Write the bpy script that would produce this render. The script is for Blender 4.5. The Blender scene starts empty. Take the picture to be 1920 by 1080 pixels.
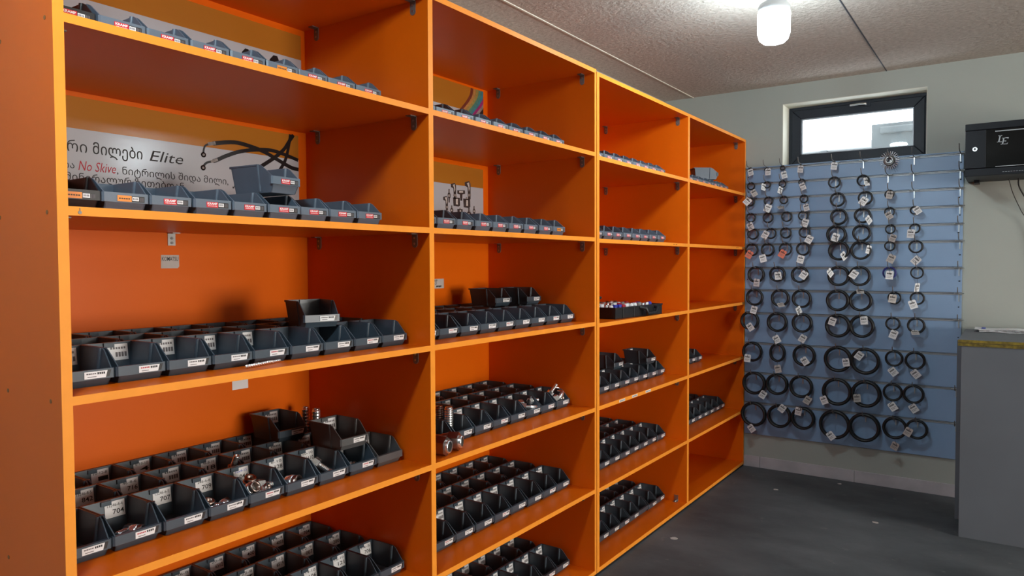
import bpy, bmesh, math, random
from mathutils import Vector, Matrix
random.seed(7)
PI = math.pi
R = math.radians
scene = bpy.context.scene
C = scene.collection

# ------------------------------------------------------------------ camera
CAM = Vector((0.0, -1.525, 1.4106))
yaw, pitch, roll = R(55.4341), R(-1.8671), R(-0.2408)
fw = Vector((math.sin(yaw)*math.cos(pitch), math.cos(yaw)*math.cos(pitch), math.sin(pitch)))
rt = Vector((math.cos(yaw), -math.sin(yaw), 0.0))
up = rt.cross(fw)
rt2 = rt*math.cos(roll) + up*math.sin(roll)
up2 = up*math.cos(roll) - rt*math.sin(roll)
camd = bpy.data.cameras.new('camera')
camd.sensor_width = 36.0
camd.lens = 1362.42/1920*36.0
camd.clip_start = 0.02
cam = bpy.data.objects.new('camera', camd)
m = Matrix((rt2, up2, -fw)).transposed().to_4x4()
m.translation = CAM
cam.matrix_world = m
C.objects.link(cam)
scene.camera = cam

# ------------------------------------------------------------------ world and exposure
world = bpy.data.worlds.new('world')
scene.world = world
world.use_nodes = True
bg = world.node_tree.nodes['Background']
bg.inputs[0].default_value = (0.86, 0.93, 1.0, 1)
bg.inputs[1].default_value = 7.0
vs = scene.view_settings
vs.view_transform = 'Standard'
vs.look = 'None'
vs.gamma = 1.0
vs.use_curve_mapping = False
vs.exposure = 0.0
LAMP_STRENGTH = 136.0
LAMP_COLOR = (0.76, 0.93, 1.0)
LAMPS = [(3.2, -0.675, 1.05), (0.22, -0.64, 1.4), (3.6, -3.98, .9), (-2.9, -0.65, 1.9)]   # x, y, relative power
# daylight through the open doorway opposite the shelves
sun = bpy.data.lights.new('doorway_daylight', 'AREA'); sun.shape = 'RECTANGLE'; sun.size = 2.2; sun.size_y = 2.1; sun.energy = 275.0; sun.color = (1.0, 0.86, 0.70)
so = bpy.data.objects.new('doorway_daylight', sun); so.location = (2.1, -7.6, 1.15); so.rotation_euler = (R(90), 0, 0); C.objects.link(so)

# ------------------------------------------------------------------ materials
def mat(name, col, rough=0.5, metal=0.0, spec=0.5, var=0.0, vscale=8.0, bump=0.0, bscale=60.0, emit=None, estr=0.0, coat=0.0, rvar=0.0):
    m = bpy.data.materials.new(name)
    m.use_nodes = True
    nt = m.node_tree
    b = nt.nodes['Principled BSDF']
    b.inputs['Base Color'].default_value = (*col, 1)
    b.inputs['Roughness'].default_value = rough
    b.inputs['Metallic'].default_value = metal
    b.inputs['Specular IOR Level'].default_value = spec
    b.inputs['Coat Weight'].default_value = coat
    if emit:
        b.inputs['Emission Color'].default_value = (*emit, 1)
        b.inputs['Emission Strength'].default_value = estr
    if var or bump or rvar:
        tc = nt.nodes.new('ShaderNodeTexCoord')
        if var or rvar:
            n = nt.nodes.new('ShaderNodeTexNoise'); n.inputs['Scale'].default_value = vscale; n.inputs['Detail'].default_value = 6
            nt.links.new(tc.outputs['Object'], n.inputs['Vector'])
        if var:
            rp = nt.nodes.new('ShaderNodeValToRGB')
            rp.color_ramp.elements[0].position = 0.3; rp.color_ramp.elements[1].position = 0.7
            rp.color_ramp.elements[0].color = (*[c*(1-var) for c in col], 1)
            rp.color_ramp.elements[1].color = (*[min(1, c*(1+var)) for c in col], 1)
            nt.links.new(n.outputs['Fac'], rp.inputs['Fac'])
            nt.links.new(rp.outputs['Color'], b.inputs['Base Color'])
        if rvar:
            mr = nt.nodes.new('ShaderNodeMapRange')
            mr.inputs['To Min'].default_value = max(0.02, rough-rvar); mr.inputs['To Max'].default_value = rough+rvar
            nt.links.new(n.outputs['Fac'], mr.inputs['Value']); nt.links.new(mr.outputs['Result'], b.inputs['Roughness'])
        if bump:
            n2 = nt.nodes.new('ShaderNodeTexNoise'); n2.inputs['Scale'].default_value = bscale; n2.inputs['Detail'].default_value = 4
            nt.links.new(tc.outputs['Object'], n2.inputs['Vector'])
            bp = nt.nodes.new('ShaderNodeBump'); bp.inputs['Strength'].default_value = bump; bp.inputs['Distance'].default_value = 0.01
            nt.links.new(n2.outputs['Fac'], bp.inputs['Height'])
            nt.links.new(bp.outputs['Normal'], b.inputs['Normal'])
    return m

M = {}
M['orange'] = mat('orange_melamine', (0.72, 0.125, 0.002), 0.36, spec=0.2, var=0.03, vscale=3, rvar=0.04)
M['edge'] = mat('orange_edge_band', (0.90, 0.30, 0.03), 0.45, spec=0.2, var=0.04, vscale=20)
M['plinth'] = mat('black_plinth', (0.006, 0.006, 0.007), 0.7, var=0.2)
M['steel'] = mat('zinc_steel', (0.42, 0.42, 0.42), 0.35, 1.0, var=0.1, vscale=40)
M['darksteel'] = mat('dark_steel', (0.20, 0.195, 0.19), 0.5, 0.6, var=0.1, vscale=40)
M['chrome'] = mat('chrome', (0.84, 0.87, 0.90), 0.24, 0.9, var=0.04, vscale=30)
M['tinted'] = mat('brown_plated_steel', (0.34, 0.26, 0.23), 0.3, 1.0, var=0.15, vscale=30)
M['bin'] = mat('slate_plastic', (0.052, 0.075, 0.100), 0.38, spec=0.5, var=0.06, vscale=25, bump=0.03, bscale=400)
M['bin_blue'] = mat('blue_grey_plastic', (0.105, 0.142, 0.19), 0.4, spec=0.5, var=0.06, vscale=25, bump=0.03, bscale=400)
M['bin_grey'] = mat('mid_grey_plastic', (0.085, 0.09, 0.095), 0.4, spec=0.5, var=0.06, vscale=25)
M['bin_black'] = mat('black_plastic', (0.014, 0.014, 0.016), 0.4, spec=0.5, var=0.1, vscale=25)
M['paper'] = mat('white_paper', (0.74, 0.75, 0.77), 0.6, var=0.02, vscale=30)
M['paper_grey'] = mat('grey_paper', (0.50, 0.47, 0.45), 0.7, var=0.05, vscale=30)
M['paper_red'] = mat('red_paper', (0.55, 0.13, 0.08), 0.6, var=0.1, vscale=60)
M['ink'] = mat('black_ink', (0.012, 0.012, 0.014), 0.6)
M['inkgrey'] = mat('grey_print', (0.13, 0.12, 0.13), 0.7, var=0.1)
M['inkred'] = mat('red_ink', (0.42, 0.012, 0.03), 0.6)
M['inkblue'] = mat('blue_ink', (0.10, 0.14, 0.55), 0.6)
M['red'] = mat('red_sticker', (0.62, 0.012, 0.025), 0.4, var=0.05)
M['orangesticker'] = mat('orange_sticker', (0.75, 0.24, 0.02), 0.4, var=0.05)
M['white'] = mat('white_print', (0.82, 0.82, 0.84), 0.5)
M['poster_white'] = mat('poster_white_film', (0.43, 0.46, 0.51), 0.16, spec=0.5, var=0.02, vscale=4, bump=0.05, bscale=9)
M['poster_orange'] = mat('poster_amber_film', (0.40, 0.155, 0.018), 0.2, spec=0.5, var=0.04, vscale=4, bump=0.05, bscale=9)
M['print_black'] = mat('print_black', (0.008, 0.008, 0.009), 0.3)
M['print_dark'] = mat('print_dark_grey', (0.045, 0.04, 0.04), 0.35, var=0.4, vscale=90)
M['print_mid'] = mat('print_mid_grey', (0.24, 0.22, 0.21), 0.35, var=0.4, vscale=90)
M['print_light'] = mat('print_light_grey', (0.55, 0.54, 0.52), 0.35, var=0.2, vscale=90)
M['rubber'] = mat('black_rubber', (0.010, 0.011, 0.012), 0.42, spec=0.4, var=0.15, vscale=40)
M['rubber_blue'] = mat('blue_rubber', (0.015, 0.02, 0.16), 0.4, var=0.1, vscale=40)
M['slat'] = mat('blue_grey_slat_board', (0.22, 0.335, 0.52), 0.42, spec=0.5, var=0.03, vscale=5)
M['alu'] = mat('aluminium_insert', (0.38, 0.40, 0.43), 0.45, 0.35, var=0.05, vscale=40)
M['groove'] = mat('groove_shadow_board', (0.05, 0.055, 0.07), 0.7, var=0.1)
M['wall'] = mat('off_white_wall_paint', (0.375, 0.40, 0.37), 0.75, spec=0.3, var=0.04, vscale=2.5, bump=0.06, bscale=45)
M['reveal'] = mat('cream_reveal_paint', (0.72, 0.71, 0.62), 0.7, var=0.03, vscale=5)
M['tile'] = mat('pinkish_grey_skirting_tile', (0.46, 0.44, 0.47), 0.4, var=0.14, vscale=7)
M['frame'] = mat('anthracite_window_frame', (0.010, 0.014, 0.024), 0.45, spec=0.35, var=0.12, vscale=120, bump=0.15, bscale=300)
M['cabinet'] = mat('black_sheet_steel', (0.005, 0.0065, 0.011), 0.5, spec=0.3, var=0.1, vscale=200, bump=0.05, bscale=500)
M['smoked'] = mat('smoked_glass_door', (0.004, 0.005, 0.006), 0.08, spec=0.35, var=0.1)
M['counter'] = mat('grey_counter_board', (0.120, 0.133, 0.155), 0.5, spec=0.4, var=0.06, vscale=3)
M['tape'] = mat('gold_tape_edge', (0.15, 0.11, 0.012), 0.4, var=0.8, vscale=38)
M['tapedark'] = mat('brown_board_core', (0.06, 0.042, 0.015), 0.6, var=0.4, vscale=60)
M['bulbhouse'] = mat('white_bulb_housing', (0.62, 0.66, 0.7), 0.45, var=0.02)
DIFF = [mat('lit_diffuser', (0.9, 0.9, 0.9), 0.5, emit=LAMP_COLOR, estr=LAMP_STRENGTH*p[2], var=0.01) for p in LAMPS]
M['cable'] = mat('black_cable', (0.012, 0.012, 0.013), 0.5)
M['stain'] = mat('brown_screw_stain', (0.25, 0.09, 0.02), 0.5, var=0.2)
M['concrete'] = mat('outside_grey_render', (0.07, 0.078, 0.08), 0.8, var=0.1, vscale=3)
M['paleout'] = mat('outside_pale_roof', (0.30, 0.31, 0.31), 0.8, var=0.03, vscale=2)
M['casein'] = mat('blue_plastic', (0.02, 0.03, 0.35), 0.4, var=0.1)

def floor_mat():
    m = bpy.data.materials.new('worn_dark_concrete'); m.use_nodes = True
    nt = m.node_tree; b = nt.nodes['Principled BSDF']
    tc = nt.nodes.new('ShaderNodeTexCoord')
    n1 = nt.nodes.new('ShaderNodeTexNoise'); n1.inputs['Scale'].default_value = 1.6; n1.inputs['Detail'].default_value = 9; n1.inputs['Roughness'].default_value = 0.62
    mp = nt.nodes.new('ShaderNodeMapping'); mp.inputs['Scale'].default_value = (1.0, 0.55, 1.0)
    nt.links.new(tc.outputs['Object'], mp.inputs['Vector']); nt.links.new(mp.outputs['Vector'], n1.inputs['Vector'])
    r1 = nt.nodes.new('ShaderNodeValToRGB')
    e = r1.color_ramp.elements
    e[0].position = 0.33; e[0].color = (0.036, 0.043, 0.048, 1)
    e[1].position = 0.68; e[1].color = (0.135, 0.150, 0.162, 1)
    nt.links.new(n1.outputs['Fac'], r1.inputs['Fac'])
    n2 = nt.nodes.new('ShaderNodeTexNoise'); n2.inputs['Scale'].default_value = 9; n2.inputs['Detail'].default_value = 10; n2.inputs['Roughness'].default_value = 0.7
    nt.links.new(tc.outputs['Object'], n2.inputs['Vector'])
    r2 = nt.nodes.new('ShaderNodeValToRGB')
    e = r2.color_ramp.elements
    e[0].position = 0.62; e[0].color = (0, 0, 0, 1); e[1].position = 0.76; e[1].color = (.8, .8, .8, 1)
    nt.links.new(n2.outputs['Fac'], r2.inputs['Fac'])
    mx = nt.nodes.new('ShaderNodeMixRGB'); mx.inputs['Color2'].default_value = (0.26, 0.255, 0.24, 1)
    nt.links.new(r2.outputs['Color'], mx.inputs['Fac']); nt.links.new(r1.outputs['Color'], mx.inputs['Color1'])
    nt.links.new(mx.outputs['Color'], b.inputs['Base Color'])
    b.inputs['Roughness'].default_value = 0.55
    b.inputs['Specular IOR Level'].default_value = 0.35
    bp = nt.nodes.new('ShaderNodeBump'); bp.inputs['Strength'].default_value = 0.15; bp.inputs['Distance'].default_value = 0.01
    nt.links.new(n2.outputs['Fac'], bp.inputs['Height']); nt.links.new(bp.outputs['Normal'], b.inputs['Normal'])
    return m
M['floor'] = floor_mat()

def ceiling_mat():
    m = bpy.data.materials.new('rough_stucco_ceiling'); m.use_nodes = True
    nt = m.node_tree; b = nt.nodes['Principled BSDF']
    tc = nt.nodes.new('ShaderNodeTexCoord')
    n1 = nt.nodes.new('ShaderNodeTexNoise'); n1.inputs['Scale'].default_value = 45; n1.inputs['Detail'].default_value = 6; n1.inputs['Roughness'].default_value = 0.6
    nt.links.new(tc.outputs['Object'], n1.inputs['Vector'])
    r1 = nt.nodes.new('ShaderNodeValToRGB')
    e = r1.color_ramp.elements
    e[0].position = 0.3; e[0].color = (0.42, 0.365, 0.315, 1); e[1].position = 0.75; e[1].color = (0.64, 0.575, 0.52, 1)
    nt.links.new(n1.outputs['Fac'], r1.inputs['Fac']); nt.links.new(r1.outputs['Color'], b.inputs['Base Color'])
    b.inputs['Roughness'].default_value = 0.85
    bp = nt.nodes.new('ShaderNodeBump'); bp.inputs['Strength'].default_value = 0.75; bp.inputs['Distance'].default_value = 0.012
    nt.links.new(n1.outputs['Fac'], bp.inputs['Height']); nt.links.new(bp.outputs['Normal'], b.inputs['Normal'])
    return m
M['ceiling'] = ceiling_mat()

def glass_mat():
    m = bpy.data.materials.new('window_glass'); m.use_nodes = True
    nt = m.node_tree
    for n in list(nt.nodes):
        if n.type == 'BSDF_PRINCIPLED': nt.nodes.remove(n)
    out = nt.nodes['Material Output']
    t = nt.nodes.new('ShaderNodeBsdfTransparent'); t.inputs[0].default_value = (0.93, 0.95, 0.95, 1)
    g = nt.nodes.new('ShaderNodeBsdfGlossy'); g.inputs['Roughness'].default_value = 0.02
    mx = nt.nodes.new('ShaderNodeMixShader'); mx.inputs[0].default_value = 0.05
    nt.links.new(t.outputs[0], mx.inputs[1]); nt.links.new(g.outputs[0], mx.inputs[2]); nt.links.new(mx.outputs[0], out.inputs['Surface'])
    return m
M['glass'] = glass_mat()

# ------------------------------------------------------------------ mesh helpers
class MB:
    """collects shapes of one part; several material slots possible"""
    def __init__(self): self.v = []; self.f = []; self.mi = []; self.sm = []; self.mats = []
    def slot(self, m):
        if m not in self.mats: self.mats.append(m)
        return self.mats.index(m)
    def add(self, vs, fs, m, smooth=False):
        o = len(self.v); s = self.slot(m)
        self.v += [tuple(p) for p in vs]
        for f in fs:
            self.f.append([i+o for i in f]); self.mi.append(s); self.sm.append(smooth)
    def box(self, x0, x1, y0, y1, z0, z1, m, T=None):
        vs = [Vector((x, y, z)) for z in (z0, z1) for y in (y0, y1) for x in (x0, x1)]
        if T: vs = [T @ p for p in vs]
        self.add(vs, [(0, 2, 3, 1), (4, 5, 7, 6), (0, 1, 5, 4), (2, 6, 7, 3), (0, 4, 6, 2), (1, 3, 7, 5)], m)
    def prism(self, poly, d, m, smooth=False):
        """poly: list of Vectors (planar), d: extrusion vector"""
        n = len(poly); d = Vector(d)
        vs = [Vector(p) for p in poly] + [Vector(p)+d for p in poly]
        fs = [tuple(range(n))[::-1], tuple(range(n, 2*n))]
        fs += [(i, (i+1) % n, n+(i+1) % n, n+i) for i in range(n)]
        self.add(vs, fs, m, smooth)
    def quad(self, a, b, c, d, m): self.add([a, b, c, d], [(0, 1, 2, 3)], m)
    def tube(self, pts, r, m, n=8, closed=False, caps=True):
        pts = [Vector(p) for p in pts]; N = len(pts)
        rad = r if isinstance(r, (list, tuple)) else [r]*N
        rings = []; prev = None
        for i, p in enumerate(pts):
            if closed: t = pts[(i+1) % N]-pts[i-1]
            else: t = pts[min(i+1, N-1)]-pts[max(i-1, 0)]
            t.normalize()
            if prev is None:
                a = t.orthogonal().normalized()
            else:
                a = prev - t*prev.dot(t)
                a = a.normalized() if a.length > 1e-6 else t.orthogonal().normalized()
            prev = a; b = t.cross(a)
            rings.append([p+(a*math.cos(2*PI*k/n)+b*math.sin(2*PI*k/n))*rad[i] for k in range(n)])
        vs = [q for rg in rings for q in rg]
        fs = []
        for i in range(N if closed else N-1):
            j = (i+1) % N
            for k in range(n):
                fs.append((i*n+k, i*n+(k+1) % n, j*n+(k+1) % n, j*n+k))
        self.add(vs, fs, m, True)
        if caps and not closed:
            self.add(rings[0], [tuple(range(n))[::-1]], m); self.add(rings[-1], [tuple(range(n))], m)
    def torus(self, c, R0, r, m, axis='x', n=28, k=8, sx=1.0):
        pts = []
        for i in range(n):
            a = 2*PI*i/n
            u, w = R0*math.cos(a)*sx, R0*math.sin(a)
            pts.append(Vector(c)+(Vector((0, u, w)) if axis == 'x' else Vector((u, w, 0)) if axis == 'z' else Vector((u, 0, w))))
        self.tube(pts, r, m, k, closed=True)
    def lathe(self, prof, m, n=32, T=None, smooth=True):
        vs = []
        for (r, z) in prof:
            for k in range(n): vs.append(Vector((r*math.cos(2*PI*k/n), r*math.sin(2*PI*k/n), z)))
        if T: vs = [T @ p for p in vs]
        fs = []
        for i in range(len(prof)-1):
            for k in range(n): fs.append((i*n+k, i*n+(k+1) % n, (i+1)*n+(k+1) % n, (i+1)*n+k))
        self.add(vs, fs, m, smooth)
    def mesh(self, me, m, T):
        self.add([T @ v.co for v in me.vertices], [tuple(p.vertices) for p in me.polygons], m)
    def data(self, name, bevel=0.0):
        me = bpy.data.meshes.new(name)
        me.from_pydata([tuple(p) for p in self.v], [], self.f)
        for mm in self.mats: me.materials.append(mm)
        me.polygons.foreach_set('material_index', self.mi)
        me.polygons.foreach_set('use_smooth', self.sm)
        me.update()
        return me
    def build(self, name, parent=None, bevel=0.0, loc=None):
        o = bpy.data.objects.new(name, self.data(name))
        C.objects.link(o)
        if parent: o.parent = parent
        if loc: o.location = loc
        if bevel:
            b = o.modifiers.new('bevel', 'BEVEL'); b.width = bevel; b.segments = 2; b.limit_method = 'ANGLE'
        return o

def tag(o, label, cat, group=None):
    o['label'] = label; o['category'] = cat
    if group: o['group'] = group
    return o
def thing(name, label, cat, loc=(0, 0, 0), rot=(0, 0, 0), group=None):
    o = bpy.data.objects.new(name, None); C.objects.link(o)
    o.empty_display_size = 0.05
    o.location = loc; o.rotation_euler = rot
    return tag(o, label, cat, group)
def struct(o):
    o['kind'] = 'structure'; return o
def link_copy(me, name, parent, loc=(0, 0, 0), rot=(0, 0, 0)):
    o = bpy.data.objects.new(name, me); C.objects.link(o)
    o.parent = parent; o.location = loc; o.rotation_euler = rot
    return o

def text_data(body, shear=0.0, bold=0.0, space=1.0):
    cu = bpy.data.curves.new('t', 'FONT'); cu.body = body; cu.size = 1.0; cu.shear = shear; cu.offset = bold
    cu.resolution_u = 2; cu.space_character = space
    o = bpy.data.objects.new('t', cu); C.objects.link(o)
    dg = bpy.context.evaluated_depsgraph_get()
    me = bpy.data.meshes.new_from_object(o.evaluated_get(dg))
    bpy.data.objects.remove(o); bpy.data.curves.remove(cu)
    return me
def fit_text(mb, body, m, origin, ex, ey, width=None, height=None, cap=None, shear=0.0, bold=0.0, off=0.0004):
    """lay lettering on a face: origin = baseline left, ex/ey = directions; fits to width (and cap height)"""
    me = text_data(body, shear, bold)
    xs = [v.co.x for v in me.vertices]; ys = [v.co.y for v in me.vertices]
    if not xs: return
    x0, x1, y1 = min(xs), max(xs), max(ys)
    ex = Vector(ex).normalized(); ey = Vector(ey).normalized(); ez = ex.cross(ey)
    sx = width/(x1-x0) if width else None
    sy = height/(y1) if height else None
    if sx is None: sx = sy
    if sy is None: sy = sx
    T = Matrix((ex*sx, ey*sy, ez)).transposed().to_4x4()
    T.translation = Vector(origin)+ez*off-ex*sx*x0
    mb.mesh(me, m, T)
    bpy.data.meshes.remove(me)
ORD = ['', 'first', 'second', 'third', 'fourth', 'fifth', 'sixth', 'seventh', 'eighth', 'ninth', 'tenth', 'eleventh', 'twelfth']

# ------------------------------------------------------------------ the setting
XW = 5.069           # far wall
YB = 0.60            # wall behind the shelves
ZC = 2.60
X0, Y0 = -7.0, -7.5
def wallbox(name, m, *b):
    q = MB(); q.box(*b, m); return struct(q.build(name))
wallbox('floor', M['floor'], X0-.2, XW+.3, Y0-.2, YB+.2, -0.1, 0.0)
wallbox('ceiling', M['ceiling'], X0-.2, XW+.3, Y0-.2, YB+.2, ZC, ZC+.1)
wallbox('wall_left', M['wall'], X0-.2, XW+.3, YB, YB+.2, 0, ZC)
q = MB(); DX0, DX1, DZ = 1.0, 3.2, 2.2
q.box(X0-.2, DX0, Y0-.2, Y0, 0, ZC, M['wall']); q.box(DX1, XW+.3, Y0-.2, Y0, 0, ZC, M['wall']); q.box(DX0, DX1, Y0-.2, Y0, DZ, ZC, M['wall'])
struct(q.build('wall_right'))
wallbox('wall_back', M['wall'], X0-.2, X0, Y0, YB, 0, ZC)
WY0, WY1, WZ0, WZ1 = -1.085, -0.2405, 2.062, 2.4735     # window opening
q = MB()
q.box(XW, XW+.3, Y0, YB, 0, WZ0, M['wall']); q.box(XW, XW+.3, Y0, YB, WZ1, ZC, M['wall'])
q.box(XW, XW+.3, Y0, WY0, WZ0, WZ1, M['wall']); q.box(XW, XW+.3, WY1, YB, WZ0, WZ1, M['wall'])
struct(q.build('wall_far'))
# plastered reveal of the window
q = MB()
q.box(XW+.001, XW+.16, WY1-.003, WY1, WZ0, WZ1, M['reveal']); q.box(XW+.001, XW+.16, WY0, WY0+.003, WZ0, WZ1, M['reveal'])
q.box(XW+.001, XW+.16, WY0, WY1, WZ1-.003, WZ1, M['reveal']); q.box(XW+.001, XW+.16, WY0, WY1, WZ0, WZ0+.003, M['reveal'])
struct(q.build('trim_3'))
# window
q = MB()
fx0, fx1 = 5.214, 5.28
a0, a1, b0, b1 = WY0+.004, WY1-.004, WZ0+.004, WZ1-.004
def ringframe(q, x0, x1, a0, a1, b0, b1, w, m):
    q.prism([(x0, a0, b0), (x0, a1, b0), (x0, a1-w, b0+w), (x0, a0+w, b0+w)], (x1-x0, 0, 0), m)
    q.prism([(x0, a1, b0), (x0, a1, b1), (x0, a1-w, b1-w), (x0, a1-w, b0+w)], (x1-x0, 0, 0), m)
    q.prism([(x0, a1, b1), (x0, a0, b1), (x0, a0+w, b1-w), (x0, a1-w, b1-w)], (x1-x0, 0, 0), m)
    q.prism([(x0, a0, b1), (x0, a0, b0), (x0, a0+w, b0+w), (x0, a0+w, b1-w)], (x1-x0, 0, 0), m)
ringframe(q, fx0+.012, fx1, a0, a1, b0, b1, 0.035, M['frame'])
win = struct(q.build('window_1', bevel=0.002))
q = MB()
ringframe(q, fx0, fx1-.01, a0+.02, a1-.02, b0+.02, b1-.02, 0.062, M['frame'])
q.build('window_sash', win, bevel=0.004)
q = MB(); ringframe(q, fx0+.012, fx0+.03, a0+.08, a1-.08, b0+.08, b1-.08, 0.008, M['alu']); q.build('glazing_bead', win)
q = MB(); q.box(fx0+.034, fx0+.04, a0+.07, a1-.07, b0+.07, b1-.07, M['glass']); q.build('glass_pane', win)
q = MB()
q.box(fx0-.012, fx0+.002, -.755, -.70, 2.425, 2.447, M['frame'])
q.tube([(fx0-.01, -.728, 2.436), (fx0-.032, -.728, 2.438), (fx0-.034, -.69, 2.439), (fx0-.034, -.635, 2.437)], .007, M['steel'], 8)
q.build('window_handle', win)
# what stands outside the window
q = MB(); q.box(7.5, 8.6, -1.6, -.424, 0.0, 2.695, M['concrete']); q.box(7.46, 8.6, -1.62, -.50, 2.60, 2.66, M['concrete'])
tag(q.build('outbuilding', bevel=.01), 'grey rendered block seen through the window on its right half', 'building')
q = MB(); q.box(9.2, 12.5, -1.4, 3.2, 0, 2.72, M['paleout']); q.box(9.12, 12.5, -1.4, 3.2, 2.72, 2.80, M['paleout']); q.box(9.1, 9.2, .28, .36, 0, 2.72, M['concrete'])
tag(q.build('neighbour_house', bevel=.01), 'pale bright house wall seen through the left half of the window', 'building')
# skirting tiles
q = MB()
for a, b in ((-.107, .598), (-.705, -.109), (-1.304, -.707), (-1.903, -1.306), (-2.5, -1.905), (-3.1, -2.502), (-3.7, -3.102)):
    q.box(XW-.009, XW, a, b, 0, 0.076, M['tile'])
struct(q.build('baseboard_far', bevel=.0015))
# ceiling board joints
q = MB(); q.box(0.2, XW, .376, .386, ZC-.004, ZC+.01, M['reveal']); struct(q.build('trim_1'))
q = MB(); q.box(2.0, XW, -.866, -.860, ZC-.002, ZC+.01, M['groove']); struct(q.build('trim_2'))

# ------------------------------------------------------------------ lamps
def bulb(i, label):
    x, y = LAMPS[i][:2]
    t = thing('ceiling_bulb', label, 'lamp', (x, y, ZC), group='bare bulbs on the ceiling')
    q = MB()
    q.lathe([(0, -.255), (.045, -.252), (.058, -.240), (.0655, -.215), (.0665, -.14), (.066, -.131), (.060, -.130)], DIFF[i], 36)
    q.build('diffuser', t)
    q = MB()
    q.lathe([(.061, -.1295), (.0655, -.128), (.0645, -.105), (.058, -.092), (.040, -.081), (.026, -.074), (.021, -.058), (.020, -.04)], M['bulbhouse'], 36)
    q.build('housing', t)
    q = MB()
    q.lathe([(.023, -.045), (.024, -.02), (.045, -.018), (.046, 0)], M['bulbhouse'], 28)
    q.build('socket', t)
bulb(0, 'bright white bulb hanging from the ceiling in front of the window')
bulb(1, 'bright white bulb on the ceiling outside the view, above the first shelf bay')
bulb(2, 'bright white bulb on the ceiling outside the view, far right of the window')
bulb(3, 'white fill bulb added to the ceiling outside the view, behind the photographer')  # unseen bulb, added to brighten the side panels and the left bays

# ------------------------------------------------------------------ shelving
DEP = 0.585
UNITS = {
 'A': dict(x=(.6625, .6829, 1.7539, 1.7757, 2.8598, 2.8760), z=[1.9034, 1.5284, 1.1527, .7694, .4015, .0316], top=2.2501),
 'B': dict(x=(2.8810, 2.9042, 3.9798, 4.0053, 5.0412, 5.0580), z=[1.8925, 1.5238, 1.1437, .7692, .3957, .0328], top=2.2420),
}
BAYS = {1: ('A', .6829, 1.7539), 2: ('A', 1.7757, 2.8598), 3: ('B', 2.9042, 3.9798), 4: ('B', 4.0053, 5.0412)}
BAYN = {1: 'leftmost bay', 2: 'second bay', 3: 'third bay', 4: 'far right bay'}
SHN = {1: 'top shelf', 2: 'second shelf', 3: 'third shelf', 4: 'fourth shelf', 5: 'fifth shelf', 6: 'bottom shelf'}
def board(q, x0, x1, y0, y1, z0, z1):
    """melamine board, its front edge covered with lighter edge band"""
    q.box(x0, x1, y0+.0012, y1, z0, z1, M['orange'])
    q.box(x0, x1, y0, y0+.0012, z0, z1, M['edge'])
def bracket_mb(q, x, y, z, s):
    """little steel angle: one flap under the board, one on the panel (panel lies towards s)"""
    q.box(min(x, x-s*.028), max(x, x-s*.028), y-.011, y+.011, z-.0025, z, M['darksteel'])
    q.prism([(x, y+.011, z), (x, y-.011, z)]+[(x, y-.011*math.cos(a), z-.034-.011*math.sin(a)) for a in [PI*k/8 for k in range(9)]], (-s*.0025, 0, 0), M['darksteel'])
    for dz in (-.014, -.032): q.tube([(x-s*.0045, y, z+dz), (x, y, z+dz)], .0035, M['steel'], 8)
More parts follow.
